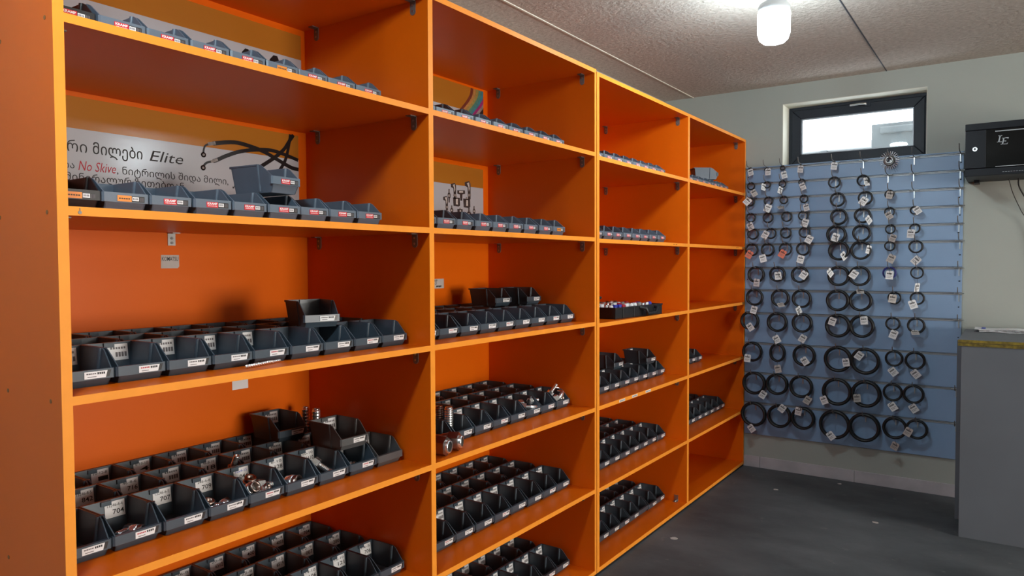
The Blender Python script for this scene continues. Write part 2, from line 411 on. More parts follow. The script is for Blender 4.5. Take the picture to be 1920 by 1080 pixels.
for un, U in UNITS.items():
    xs, zs, top = U['x'], U['z'], U['top']
    lab = {'A': 'near orange shelving unit of two bays with dark bins', 'B': 'far orange shelving unit of two bays beside the hook panel'}[un]
    t = thing('shelving_unit', lab, 'shelf', ((xs[0]+xs[5])/2, DEP/2, 0))
    def pt(q, name, **k):
        o = q.build(name, t, **k); o.matrix_parent_inverse = Matrix.Translation(t.location).inverted(); return o
    for a, b, n in ((0, 1, 'side_panel'), (2, 3, 'divider_panel'), (4, 5, 'side_panel')):
        q = MB(); board(q, xs[a], xs[b], 0, DEP, .014, top if n == 'divider_panel' else top); pt(q, n)
    q = MB(); board(q, xs[0], xs[5], 0, DEP, top, top+.018); pt(q, 'top_panel')
    q = MB(); board(q, xs[1], xs[2], 0, DEP, .0141, zs[5]); board(q, xs[3], xs[4], 0, DEP, .0141, zs[5]); pt(q, 'bottom_panel')
    for z in zs[:5]:
        for a, b in ((1, 2), (3, 4)):
            q = MB(); board(q, xs[a], xs[b], 0, DEP-.002, z-.018, z); pt(q, 'shelf_board')
    q = MB(); q.box(xs[0], xs[5], DEP, DEP+.006, .014, top+.018, M['orange']); pt(q, 'back_panel')
    q = MB(); q.box(xs[0]+.002, xs[5]-.002, .004, .03, 0, .014, M['plinth']); q.box(xs[0]+.002, xs[5]-.002, .5, .53, 0, .014, M['plinth']); pt(q, 'plinth')
    for x, s in ((xs[2], 1), (xs[4], 1), (xs[1], -1), (xs[3], -1)):
        for zi, z in enumerate([top]+[v-.018 for v in zs[:5]]):
            for y in (.062, .52):
                q = MB(); bracket_mb(q, x, y, z, s); pt(q, 'shelf_bracket')
    if un == 'A':
        q = MB()                                        # angle on the back panel under the second shelf
        q.box(1.224, 1.248, DEP-.03, DEP, 1.5079, 1.5104, M['steel']); q.box(1.224, 1.248, DEP-.0025, DEP, 1.472, 1.5104, M['steel'])
        for z in (1.494, 1.480): q.tube([(1.236, DEP-.005, z), (1.236, DEP, z)], .004, M['darksteel'], 8)
        pt(q, 'shelf_bracket')
        for y, z in ((.236, 1.883), (.032, 1.894), (.26, 1.515), (.042, 1.517), (.243, 1.145), (.046, 1.142), (.263, .779), (.05, .78)):
            q = MB(); q.tube([(xs[0]-.0006, y, z), (xs[0]+.002, y, z)], .0045, M['stain'], 14); pt(q, 'screw_cap')
        q = MB(); q.tube([(.704, -.0015, 1.517), (.704, .001, 1.517)], .0035, M['darksteel'], 10); q.tube([(.704, -.001, 1.526), (.704, -.001, 1.517)], .0008, M['darksteel'], 6); pt(q, 'screw_head')
    else:
        for x0, z0, txt in ((3.105, .754, 1), (3.245, .755, 2), (3.405, .755, 3)):   # three paper price slips on the fourth board edge
            q = MB(); q.box(x0, x0+.062, -.0006, 0, z0, z0+.011, M['paper'])
            for k in range(6): q.box(x0+.006+k*.009, x0+.012+k*.009, -.0009, -.0006, z0+.003, z0+.008, M['inkgrey'])
            pt(q, 'edge_slip')['label'] = 'small white paper slip on the board edge'
        q = MB()                                        # floor angle of the divider on the bottom board
        q.box(3.951, 3.9798, .052, .076, zs[5], zs[5]+.0025, M['steel']); q.box(3.9773, 3.9798, .052, .076, zs[5], zs[5]+.036, M['steel'])
        for x, z in ((3.96, zs[5]+.004), (3.97, zs[5]+.004)): q.lathe([(0, .004), (.005, .002), (.005, -.002)], M['steel'], 10, Matrix.Translation((x, .064, z)))
        pt(q, 'shelf_bracket')
        for x, z in ((3.765, 1.5150), (3.80, 1.5155), (4.855, 1.5150), (4.885, 1.5155)):
            q = MB()
            q.tube([(x, -.0003, z-.003), (x+.008, -.0003, z+.003), (x+.013, -.0003, z-.002), (x+.02, -.0003, z+.003)], .0008, M['stain'], 5); pt(q, 'pencil_mark')

# ------------------------------------------------------------------ posters on the back panels
PY = DEP-.0022
def poster(name, label, x0, x1, z0, zs_, z1, drift=0.0):
    t = thing(name, label, 'poster', ((x0+x1)/2, PY, z0))
    q = MB(); q.box(x0, x1, PY, DEP, z0, zs_, M['poster_white']); o = q.build('white_sheet', t); o.matrix_parent_inverse = Matrix.Translation(t.location).inverted()
    q = MB(); q.box(x0, x1, PY, DEP, zs_, z1, M['poster_orange']); o = q.build('amber_band', t); o.matrix_parent_inverse = Matrix.Translation(t.location).inverted()
    return t
def on(t, q, name):
    o = q.build(name, t); o.matrix_parent_inverse = Matrix.Translation(t.location).inverted(); return o
EX, EZ = (1, 0, 0), (0, 0, 1)
def flat_band(q, pts, w, m, y):
    """printed ribbon along a line of (x, z)"""
    P = [Vector((a, 0, b)) for a, b in pts]; S = []
    for i in range(len(P)-1):                         # resample smoothly
        p0, p1, p2, p3 = P[max(i-1, 0)], P[i], P[i+1], P[min(i+2, len(P)-1)]
        for k in range(5):
            u = k/5
            S.append(.5*((2*p1)+(p2-p0)*u+(2*p0-5*p1+4*p2-p3)*u*u+(3*p1-p0-3*p2+p3)*u**3))
    S.append(P[-1])
    vs = []
    for i, p in enumerate(S):
        d = (S[min(i+1, len(S)-1)]-S[max(i-1, 0)]).normalized()
        nrm = Vector((-d.z, 0, d.x))
        ww = w(i/(len(S)-1)) if callable(w) else w
        vs += [p+nrm*ww/2+Vector((0, y, 0)), p-nrm*ww/2+Vector((0, y, 0))]
    q.add(vs, [(2*i, 2*i+2, 2*i+3, 2*i+1) for i in range(len(S)-1)], m)
# large Georgian poster, leftmost bay above the second shelf
p1 = poster('wall_poster', 'glossy poster with Georgian lettering and black hoses, leftmost bay above second shelf', .70, 1.718, 1.5290, 1.7855, 1.872)
q = MB(); f = PY
fit_text(q, 'რი', M['ink'], (.944, f, 1.7225), EX, EZ, width=.052, height=.032)
fit_text(q, 'მილები', M['ink'], (1.011, f, 1.7225), EX, EZ, width=.140, height=.033, bold=.008)
fit_text(q, 'Elite', M['ink'], (1.172, f, 1.7215), EX, EZ, width=.106, height=.031, shear=.25)
fit_text(q, 'ია', M['ink'], (.936, f, 1.6765), EX, EZ, width=.026)
fit_text(q, 'No Skive', M['inkred'], (.972, f, 1.6735), EX, EZ, width=.101, height=.026, shear=.25)
fit_text(q, ', ნიტრილის შიდა მილი,', M['ink'], (1.076, f, 1.6735), EX, EZ, width=.357)
fit_text(q, 'მინერალურ ზეთებთან', M['ink'], (.938, f, 1.6435), EX, EZ, width=.342)
for k in range(4): q.box(1.449+.006*k, 1.454+.006*k, f-.0006, f, 1.663+.004*(k % 2), 1.669+.004*(k % 2), M['ink'])
on(p1, q, 'lettering')
H1 = [(1.346, 1.763), (1.35, 1.784), (1.361, 1.794), (1.39, 1.802), (1.458, 1.814), (1.518, 1.809), (1.571, 1.798), (1.614, 1.782), (1.681, 1.757), (1.717, 1.752)]
H2 = [(1.345, 1.722), (1.357, 1.736), (1.389, 1.747), (1.427, 1.766), (1.477, 1.786), (1.539, 1.80), (1.603, 1.806), (1.659, 1.798), (1.716, 1.785)]
H3 = [(1.697, 1.872), (1.678, 1.847), (1.654, 1.815), (1.614, 1.782), (1.57, 1.753), (1.545, 1.736)]
H4 = [(1.684, 1.872), (1.677, 1.837), (1.667, 1.798), (1.655, 1.769), (1.631, 1.735)]
q = MB()
for k, (h, w) in enumerate(((H3, .013), (H4, .012), (H2, lambda u: .007 if u < .22 else .0125), (H1, lambda u: .006 if u < .3 else .0135))):
    flat_band(q, h, w, M['print_black'], f-.0004-.0001*k)
flat_band(q, [(1.363, 1.7955), (1.389, 1.8025)], .0105, M['print_mid'], f-.0010)
flat_band(q, [(1.372, 1.741), (1.396, 1.7505)], .0085, M['print_mid'], f-.0010)
for x, z in ((1.3465, 1.760), (1.3445, 1.719)):
    q.lathe([(0, .0012), (.0085, .0012), (.0085, .0008)], M['print_black'], 16, Matrix.Translation((x, f-.0002, z)) @ Matrix.Rotation(PI/2, 4, 'X'))
    q.lathe([(0, .0016), (.004, .0016)], M['print_mid'], 12, Matrix.Translation((x, f-.0002, z)) @ Matrix.Rotation(PI/2, 4, 'X'))
on(p1, q, 'hose_picture')
# upper poster of the leftmost bay
p2 = poster('wall_poster', 'glossy poster strip with a lone letter, leftmost bay above top shelf', .70, 1.735, 1.9045, 2.1425, 2.2280)
q = MB()
for x, z, s in ((1.511, 2.106, .8), (1.625, 2.104, 1.0)):
    q.prism([(x-.028*s, f-.0004, z-.03), (x-.024*s, f-.0004, z+.012*s), (x-.008*s, f-.0004, z+.03*s), (x+.008*s, f-.0004, z+.03*s), (x+.014*s, f-.0004, z+.016*s), (x+.032*s, f-.0004, z+.004*s), (x+.034*s, f-.0004, z-.03)], (0, .0003, 0), M['print_black'])
q.box(1.2105, 1.2155, f-.0005, f, 2.070, 2.110, M['ink']); q.box(1.2105, 1.227, f-.0005, f, 2.105, 2.111, M['ink'])
on(p2, q, 'lettering')
# posters of the second bay
p3 = poster('wall_poster', 'glossy poster with coloured hoses, second bay above top shelf', 1.80, 2.822, 1.9045, 2.128, 2.2400)
q = MB()
cols = [(.16, .035, .02), (.42, .20, .06), (.30, .24, .07), (.07, .22, .17), (.04, .20, .26), (.30, .03, .17), (.25, .22, .21), (.02, .02, .02)]
for i, c in enumerate(cols):
    mm = mat('print_hose_%d' % i, c, .35, var=.25, vscale=60)
    x = 2.706+i*.0205
    flat_band(q, [(x+.028, 2.239), (x+.020, 2.205), (x-.010, 2.165), (x-.052, 2.125), (x-.098, 2.080), (x-.16, 2.03)], .0185, mm, f-.0004-.00008*i)
q2 = MB(); q2.add([(min(v[0], 2.8215), v[1], v[2]) for v in q.v], q.f, M['ink']); q2.mats = q.mats; q2.mi = q.mi; q2.sm = q.sm
on(p3, q2, 'hose_picture')
p4 = poster('wall_poster', 'glossy poster picturing grey pipe fittings, second bay above second shelf', 1.80, 2.818, 1.5290, 1.776, 1.866)
q = MB()
def blob(poly, m, y): q.prism([(a, y, b) for a, b in poly], (0, .0003, 0), m)
def fit_elbow(x, z, s, fl=1):
    blob([(x-.018*s*fl, z+.028*s), (x+.010*s*fl, z+.036*s), (x+.020*s*fl, z+.026*s), (x+.020*s*fl, z-.036*s), (x+.004*s*fl, z-.038*s), (x+.001*s*fl, z+.010*s), (x-.016*s*fl, z+.014*s)][::fl], M['print_dark'], f-.0004)
    blob([(x-.004*s*fl, z+.026*s), (x+.010*s*fl, z+.030*s), (x+.014*s*fl, z+.006*s), (x+.008*s*fl, z-.006*s), (x+.006*s*fl, z+.012*s)][::fl], M['print_light'], f-.0008)
    blob([(x+.000*s*fl, z-.016*s), (x+.022*s*fl, z-.014*s), (x+.022*s*fl, z-.024*s), (x+.000*s*fl, z-.026*s)][::fl], M['print_mid'], f-.0008)
def fit_straight(x, z, s, w=1.0):
    blob([(x-.004*s*w, z+.028*s), (x+.004*s*w, z+.028*s), (x+.006*s*w, z+.012*s), (x+.011*s*w, z+.008*s), (x+.011*s*w, z-.006*s), (x+.006*s*w, z-.010*s), (x+.004*s*w, z-.028*s), (x-.004*s*w, z-.028*s), (x-.006*s*w, z-.010*s), (x-.011*s*w, z-.006*s), (x-.011*s*w, z+.008*s), (x-.006*s*w, z+.012*s)][::-1], M['print_dark'], f-.0004)
    blob([(x-.006*s*w, z+.005*s), (x+.003*s*w, z+.006*s), (x+.003*s*w, z-.004*s), (x-.006*s*w, z-.004*s)], M['print_light'], f-.0008)
    blob([(x-.002*s*w, z+.024*s), (x+.002*s*w, z+.024*s), (x+.002*s*w, z+.012*s), (x-.002*s*w, z+.012*s)], M['print_mid'], f-.0008)
def fit_tee(x, z, s):
    blob([(x-.028*s, z+.014*s), (x+.028*s, z+.018*s), (x+.030*s, z+.002*s), (x+.010*s, z-.002*s), (x+.008*s, z-.032*s), (x-.006*s, z-.032*s), (x-.009*s, z-.004*s), (x-.028*s, z-.002*s)], M['print_dark'], f-.0004)
    blob([(x-.014*s, z+.012*s), (x+.014*s, z+.014*s), (x+.014*s, z+.006*s), (x-.014*s, z+.004*s)], M['print_light'], f-.0008)
def fit_nut(x, z, s):
    blob([(x-.026*s, z+.020*s), (x+.026*s, z+.022*s), (x+.028*s, z-.016*s), (x+.016*s, z-.022*s), (x-.022*s, z-.020*s)], M['print_dark'], f-.0004)
    blob([(x-.004*s, z+.014*s), (x+.010*s, z+.015*s), (x+.010*s, z-.012*s), (x-.004*s, z-.012*s)], M['print_light'], f-.0008)
    blob([(x-.006*s, z+.028*s), (x+.006*s, z+.028*s), (x+.006*s, z+.020*s), (x-.006*s, z+.020*s)], M['print_mid'], f-.0008)
fit_elbow(2.590, 1.748, 1.0); fit_elbow(2.695, 1.760, 1.18); fit_tee(2.647, 1.738, 1.0); fit_straight(2.560, 1.722, 1.1, .8)
fit_elbow(2.533, 1.688, .9); fit_nut(2.612, 1.698, .95); fit_nut(2.688, 1.697, 1.0); fit_straight(2.578, 1.657, .8, 1.1)
fit_nut(2.638, 1.651, .75); fit_straight(2.706, 1.645, 1.1, 1.2); fit_straight(2.745, 1.662, .9, .9); fit_nut(2.53, 1.640, .6)
on(p4, q, 'fitting_picture')
# hand-lettered cards on the back panels
q = MB()
y = DEP-.0008
q.prism([(1.2023, y, 1.4432), (1.2592, y, 1.4432), (1.2598, y, 1.4085), (1.2545, y, 1.4028), (1.2015, y, 1.4028)], (0, .0007, 0), M['paper_grey'])
t = thing('card', 'handwritten card on the back panel above the third shelf, leftmost bay', 'card', (1.23, y, 1.4028))
o = q.build('sheet', t); o.matrix_parent_inverse = Matrix.Translation(t.location).inverted()
q = MB(); fit_text(q, 'KOMATSU', M['ink'], (1.2045, y, 1.4255), EX, EZ, width=.0525, height=.0125, shear=.05, bold=.004); o = q.build('lettering', t); o.matrix_parent_inverse = Matrix.Translation(t.location).inverted()
t = thing('card', 'scribbled card on the back panel above the third shelf, second bay', 'card', (2.49, y, 1.303))
q = MB(); q.box(2.455, 2.5205, y, y+.0007, 1.3045, 1.3475, M['paper_grey']); o = q.build('sheet', t); o.matrix_parent_inverse = Matrix.Translation(t.location).inverted()
q = MB(); fit_text(q, 'KP', M['ink'], (2.4575, y, 1.334), EX, EZ, width=.018, height=.010, bold=.01); fit_text(q, 'O', M['ink'], (2.459, y, 1.321), EX, EZ, width=.012, shear=.3)
for k in range(6): q.box(2.468+.006*k, 2.473+.006*k, y-.0006, y, 1.310+.001*(k % 3), 1.317, M['ink'])
o = q.build('lettering', t); o.matrix_parent_inverse = Matrix.Translation(t.location).inverted()
q = MB(); q.box(1.4365, 1.4965, DEP-.001, DEP, 1.0, 1.0375, M['paper'])
tag(q.build('card'), 'blank white card on the back panel above the fourth shelf, leftmost bay', 'card')

# ------------------------------------------------------------------ bins
def bin_mesh(name, W, L, H, m, lip0, lip1, slope):
    q = MB(); t = .0026
    wb, wt = W/2-.010, W/2-.0015
    wid = lambda z: wb+(wt-wb)*z/H
    prof = [(.014, 0), (L-.010, 0), (L, H), (slope, H), (slope-.012, H-.005), (.0045, lip1), (.0045, lip0)]
    for s in (-1, 1):
        out = [Vector((s*wid(z), y, z)) for y, z in prof]
        if s < 0: out = out[::-1]
        q.prism(out, (-s*t, 0, 0), m)
        q.box(min(s*(wt-.001), s*(wt+.001)), max(s*(wt-.001), s*(wt+.001)), slope, L+.002, H-.004, H, m)      # rim
        # upright crease where the wall steps in
        yk = slope+.004
        q.tube([(s*(wid(0)-.002), yk, .004), (s*(wid(H)-.0025), yk, H-.001)], .0052, m, 10)
    # floor, back, front
    q.add([(-wb, .014, 0), (wb, .014, 0), (wb, L-.010, 0), (-wb, L-.010, 0), (-wb, .014, t), (wb, .014, t), (wb, L-.010, t), (-wb, L-.010, t)],
          [(0, 3, 2, 1), (4, 5, 6, 7), (0, 1, 5, 4), (2, 3, 7, 6)], m)
    q.prism([(-wb, L-.010, 0), (-wt, L, H), (wt, L, H), (wb, L-.010, 0)], (0, -t, 0), m)
    q.box(-wt, wt, L-.002, L+.006, H-.006, H, m)                                          # hanging rim of the back
    q.box(-.012, .012, L-.008, L-.001, H-.012, H-.001, m)
    zl = lip0
    q.add([(-wb, .014, 0), (wb, .014, 0), (wid(zl), .0045, zl), (-wid(zl), .0045, zl)], [(0, 1, 2, 3)], m)      # sloping front foot
    # lip: proud front band with rounded ends
    w = W/2-.001
    lp = [Vector((-w, .010, lip0)), Vector((-w, .004, lip0)), Vector((-w+.004, 0, lip0)), Vector((w-.004, 0, lip0)), Vector((w, .004, lip0)), Vector((w, .010, lip0)), Vector((w, .010, lip0))]
    lp = lp[:6]
    q.prism(lp, (0, 0, lip1-lip0), m)
    return q.data(name)
LW, LL, LH = .1155, .152, .077        # lower bins
UW, UL, UH = .1045, .160, .076        # upper bins
ME = {}
for k in ('bin', 'bin_grey', 'bin_black'): ME['l_'+k] = bin_mesh('body', LW, LL, LH, M[k], .016, .037, .052)
for k in ('bin_blue', 'bin_black', 'bin'): ME['u_'+k] = bin_mesh('body', UW, UL, UH, M[k], .022, .043, .052)
# front labels
def lower_label(v):
    q = MB(); rr = random.Random(v)
    q.add([(-.004, -.0008, .0195), (.044, -.0008, .0195), (.048, -.0008, .034), (-.004, -.0008, .034)], [(0, 1, 2, 3)], M['bin_black'])
    q.add([(-.008, -.0014, .0185), (.036, -.0014, .0185), (.040, -.0014, .0335), (-.008, -.0014, .0335)], [(0, 1, 2, 3)], M['paper'])
    def bar(x0, x1, z0, z1, m): q.quad((x0, -.0017, z0), (x1, -.0017, z0), (x1, -.0017, z1), (x0, -.0017, z1), m)
    x = -.004
    for k in range(5):
        w = rr.uniform(.0025, .004); bar(x, x+w, .0275, .0302, M['inkgrey'] if v % 3 else M['inkred']); x += w+.0008
    x = .0185
    for k in range(4): bar(x, x+.0032, .0265, .0310, M['ink']); x += .0042
    bar(-.002, .012+rr.uniform(0, .006), .0215, .0230, M['inkgrey'])
    return q.data('front_label')
LLAB = [lower_label(v) for v in range(3)]
def upper_label(colm, txt):
    q = MB()
    def bar(x0, x1, z0, z1, m, y=-.0010): q.quad((x0, y, z0), (x1, y, z0), (x1, y, z1), (x0, y, z1), m)
    bar(-.018, .040, .0238, .0368, M['bin_black'], -.0006)
    bar(-.020, .011, .0240, .0372, colm)
    bar(.0125, .027, .0265, .0350, M['paper'])
    for k in range(4): bar(.014+.003*k, .0158+.003*k, .0290, .0330, M['inkgrey'], -.0014)
    for k in range(3): bar(.029+.003*k, .0308+.003*k, .0255, .0345, M['inkgrey'], -.0014)
    if txt:
        fit_text(q, 'KRAMP', M['white'], (-.0178, -.0012, .0304), EX, EZ, width=.0265, height=.0052, bold=.03)
        for k in range(7): bar(-.0165+.0036*k, -.0139+.0036*k, .0266, .0281, M['white'], -.0014)
    else:
        for k in range(5): bar(-.0165+.005*k, -.0130+.005*k, .0290, .0320, M['tapedark'], -.0014)
    return q.data('front_label')
ULAB = {'red': upper_label(M['red'], True), 'orange': upper_label(M['orangesticker'], False)}
def sticker(lines, blue=False):
    """white sticker on the inside of the back wall: two printed lines"""
    q = MB(); yb = LL-.0125
    def P(x, z, o=0): return (x, LL-.0032-.010*(1-z/LH)-.0012-o, z)
    z0, z1 = .034, .072
    q.add([P(-.004, z0), P(.044, z0), P(.044, z1), P(-.004, z1)], [(0, 1, 2, 3)], M['paper'])
    ey = (Vector(P(0, z1))-Vector(P(0, z0))).normalized()
    if lines:
        fit_text(q, lines[0], M['inkblue'] if blue else M['ink'], P(.002, .059), EX, ey, width=.037, height=.0075)
        fit_text(q, lines[1], M['ink'], P(.014, .0415), EX, ey, width=.027, height=.0115, bold=.01)
    else:
        def bar(x0, x1, a, b): q.add([P(x0, a, .0004), P(x1, a, .0004), P(x1, b, .0004), P(x0, b, .0004)], [(0, 1, 2, 3)], M['inkgrey'])
        for k in range(6): bar(.003+.0062*k, .0072+.0062*k, .060, .065)
        for k in range(4): bar(.014+.007*k, .0192+.007*k, .042, .053)
    return q.data('back_sticker')
STK = {None: sticker(None)}

def visible(bay, pts):
    """could the camera see any of the points past the left panel of its bay and inside the frame?"""
    xe = BAYS[bay][1]
    lim = (xe-.03)/1.525
    for p in pts:
        d = Vector(p)-CAM
        if d.dot(fw) <= .05: continue
        v = 540-1362.42*d.dot(up2)/d.dot(fw); u = 960+1362.42*d.dot(rt2)/d.dot(fw)
        if p[0]/(p[1]+1.525) > lim and -30 < v < 1100 and u > 90: return True
    return False
BINS = {}
def put_bin(kind, m, x, y, z, label, lab=None, stick='none', rot=0.0, group=None, key=None, name='storage_bin'):
    t = thing(name, label, 'bin', (x, y, z), (0, 0, R(rot)), group)
    link_copy(ME[kind+m], 'body', t)
    if lab: link_copy(lab, 'front_label', t)
    if stick != 'none':
        if stick not in STK: STK[stick] = sticker(stick[:2], len(stick) > 2)
        link_copy(STK[stick], 'back_sticker', t)
    if key: BINS[key] = (x, y, z)
    return t
# upper two shelves: one row of blue-grey bins with red labels
UX = {1: 1.636, 2: 2.752, 3: 3.868, 4: 4.962}
for (bay, sh, n) in ((1, 1, 9), (1, 2, 9), (2, 1, 9), (2, 2, 9), (3, 1, 9), (3, 2, 9), (4, 1, 9)):
    z = UNITS[BAYS[bay][0]]['z'][sh-1]
    pit = .1058 if bay == 1 else .1075
    for k in range(n):
        x = UX[bay]-UW/2-k*pit
        if x-UW/2 < BAYS[bay][1]+.001: continue
        y = .088+random.uniform(-.003, .003)
        if not visible(bay, [(x+a, y+b, z+c) for a in (-.05, .05) for b in (0, .16) for c in (.02, .066)]): continue
        mk = 'bin_blue'; cl = 'blue-grey'; lk = 'red'
        if bay == 1 and k == 8: mk = 'bin_black'; cl = 'black'
        if bay == 1 and sh == 2 and k in (7, 8): lk = 'orange'
        if bay == 1 and sh == 1 and k == 3: lk = 'orange'
        if bay == 2 and sh == 2 and k == 0: lk = 'orange'
        pos = 'rightmost' if k == 0 else ORD[k+1]+' from right'
        put_bin('u_', mk, x, y, z, '%s bin with %s label, %s in row on %s, %s' % (cl, lk, pos, SHN[sh], BAYN[bay]), ULAB[lk], rot=random.uniform(-1.2, 1.2), group='blue-grey bins on the upper shelves', key=(bay, sh, 1, k))
put_bin('u_', 'bin_blue', 1.278, .092, UNITS['A']['z'][1]+.0765, 'blue-grey bin with red label stacked on top of the second shelf row, leftmost bay', ULAB['red'], rot=5, group='stacked bins')
put_bin('u_', 'bin_blue', 4.800, .120, UNITS['B']['z'][0]+.0765, 'dark blue-grey bin turned sideways on top of the row, far right bay, top shelf', ULAB['red'], rot=38, group='stacked bins')
# lower shelves
LX = {1: 1.742, 2: 2.834, 3: 3.957, 4: 5.022}
S4 = {(1, 7): ('13246-4-4', '704'), (1, 6): ('13246-6-5', '707'), (1, 5): ('246-6-6', '709'), (1, 4): ('10x4-15', '044', 1), (1, 3): ('6-10', '128'), (1, 2): ('10-10', '1110'),
      (2, 8): ('46-4', '705'), (2, 7): ('13246-8-5', '842'), (2, 6): ('46-8-6', '716'), (2, 4): ('46-8-10', '18'),
      (3, 8): ('246-4-6', '708'), (3, 7): ('1246-6-8', '711'), (3, 6): ('10-12-8', '1'), (3, 5): ('6-10-10', '4')}
S5 = {(1, 0): ('14-5', '706'), (2, 0): ('14-8', '200'), (3, 0): ('28-4', '704'), (1, 1): ('16-10', '121'), (2, 1): ('12-9', '007'), (3, 1): ('14-4', '4003'),
      (1, 2): ('14-10', '106'), (2, 2): ('22-12', '6519'), (3, 2): ('30-15', '400'), (2, 3): ('22-8', '7'), (3, 3): ('20-8', '6512'), (3, 4): ('26-8', '6542'), (1, 3): ('20-5', '6')}
ROWN = {1: 'front row', 2: 'middle row', 3: 'back row'}
plan = [(1, 3, 3, 9, .085), (1, 4, 3, 9, .112), (1, 5, 3, 9, .105), (2, 3, 3, 9, .088), (2, 4, 3, 9, .112), (2, 5, 3, 9, .110), (2, 6, 3, 9, .112),
        (3, 4, 2, 9, .125), (3, 5, 3, 9, .122), (3, 6, 3, 9, .122), (4, 4, 1, 4, .150), (4, 5, 3, 9, .122)]
for bay, sh, rows, n, y0 in plan:
    z = UNITS[BAYS[bay][0]]['z'][sh-1]
    pit = .1166 if bay != 4 else .1150
    gaps = {(2, 5): (2, 4, 6), (3, 5): (3, 5), (3, 6): (1, 2, 4), (2, 4): (1, 4)}.get((bay, sh), ())
    for row in range(1, rows+1):
        for k in range(n):
            x = LX[bay]-LW/2-k*pit-(.0016*sum(1 for g in gaps if g <= k))
            if (bay, sh) == (4, 4): x -= .385
            y = y0+(row-1)*.1560+random.uniform(-.002, .002)
            if x-LW/2 < BAYS[bay][1]+.002: continue
            if y+LL > DEP-.008: y = DEP-.008-LL
            if not visible(bay, [(x+a, y+b, z+c) for a in (-.055, .055) for b in (0, .15) for c in (.015, .066)]): continue
            pos = 'rightmost' if k == 0 else ORD[k+1]+' from right'
            mk = 'bin'; cl = 'dark slate'
            if bay == 1 and sh == 4 and row == 1 and k == 0: mk = 'bin_grey'; cl = 'paler grey'
            st = 'none'
            if sh >= 4: st = None
            if bay == 1 and sh == 4: st = S4.get((row, k), None)
            if bay == 1 and sh == 5: st = S5.get((row, k), None)
            if bay == 1 and sh == 3: st = None if row == 1 and k > 3 else 'none'
            lb = LLAB[(k*5+row) % 3]
            if (bay, sh, row, k) == (1, 4, 1, 0) or (bay, sh, row, k) == (3, 6, 1, 2): lb = None
            put_bin('l_', mk, x, y, z, '%s bin, %s in the %s, %s, %s' % (cl, pos, ROWN[row], SHN[sh], BAYN[bay]), lb, st, group='dark bins on the lower shelves', key=(bay, sh, row, k))
ZA, ZB = UNITS['A']['z'], UNITS['B']['z']
for (x, y, z, rot, mk, label) in (
    (1.445, .150, ZA[2]+.0745, -18, 'bin', 'slate bin stacked askew on the third shelf bins, leftmost bay'),
    (1.522, .385, ZA[3]+.0745, -2, 'bin', 'slate bin stacked on the back rows of the fourth shelf, leftmost bay'),
    (1.560, .140, ZA[3]+.0745, -2, 'bin_grey', 'paler grey bin stacked on the front row of the fourth shelf, leftmost bay'),
    (2.775, .262, ZA[2]+.0745, 0, 'bin', 'right one of two slate bins stacked on the third shelf row, second bay'),
    (2.602, .310, ZA[2]+.0745, -3, 'bin', 'left one of two slate bins stacked on the third shelf row, second bay'),
    (3.825, .150, ZB[3]+.0745, -3, 'bin', 'right one of two slate bins stacked on the fourth shelf row, third bay'),
    (3.545, .215, ZB[3]+.0745, 0, 'bin', 'left one of two slate bins stacked on the fourth shelf row, third bay')):
    put_bin('l_', mk, x, y, z, label, LLAB[1], None if z < 1.2 and z != ZA[2]+.0745 else 'none', rot, group='stacked bins')

# ------------------------------------------------------------------ metal fittings
def hexnut(q, r, h, m, T, hole=.62):
    out = [Vector((r*math.cos(PI/3*k), r*math.sin(PI/3*k), 0)) for k in range(6)]
    n = 24; vs = []; fs = []
    def hexr(a):
        a = (a % (PI/3))-PI/6; return r*math.cos(PI/6)/math.cos(a)
    for z, f in ((0, hole), (0, 1), (h, 1), (h, hole), (h*.4, hole)):
        for k in range(n):
            a = 2*PI*k/n; rr = hexr(a) if f == 1 else r*f
            vs.append(T @ Vector((rr*math.cos(a), rr*math.sin(a), z)))
    for i in range(4):
        for k in range(n): fs.append((i*n+k, i*n+(k+1) % n, (i+1)*n+(k+1) % n, (i+1)*n+k))
    q.add(vs, fs, m)
def ribbed(q, r, L, m, T, n=9):
    prof = [(r*.8, 0)]
    for i in range(n):
        z = L*i/n; prof += [(r, z+L/n*.15), (r, z+L/n*.6), (r*.86, z+L/n*.9)]
    prof += [(r*.8, L), (r*.55, L), (r*.55, L*.6), (0, L*.6)]
    q.lathe(prof, m, 18, T)
def make_straight(s=1.0):
    q = MB(); T = Matrix.Scale(s, 4)
    hexnut(q, .014*s, .016*s, M['chrome'], Matrix.Identity(4)); a = q
    b = MB(); ribbed(b, .0075*s, .038*s, M['chrome'], Matrix.Translation((0, 0, .016*s)))
    return a.data('nut'), b.data('tail')
def make_elbow(s=1.0):
    a = MB(); hexnut(a, .014*s, .016*s, M['chrome'], Matrix.Identity(4))
    b = MB()
    pts = [Vector((0, 0, .014*s))]+[Vector((.024*s*(1-math.cos(t)), 0, .02*s+.024*s*math.sin(t))) for t in [PI/2*i/8 for i in range(9)]]+[Vector((.055*s, 0, .044*s))]
    b.tube(pts, .0065*s, M['chrome'], 12)
    b.tube([(.05*s, 0, .044*s), (.052*s, 0, .044*s)], .010*s, M['chrome'], 14)
    return a.data('nut'), b.data('bent_tube')
def make_ring(s=1.0):
    a = MB(); a.lathe([(.010*s, 0), (.015*s, 0), (.016*s, .003*s), (.016*s, .013*s), (.015*s, .016*s), (.010*s, .016*s), (.010*s, 0)], M['chrome'], 24)
    b = MB(); b.lathe([(.0135*s, .016*s), (.0135*s, .026*s), (.009*s, .026*s), (.009*s, .012*s)], M['tinted'], 20)
    return a.data('collar'), b.data('thread')
FIT = {'straight': make_straight(), 'elbow': make_elbow(), 'collar': make_ring()}
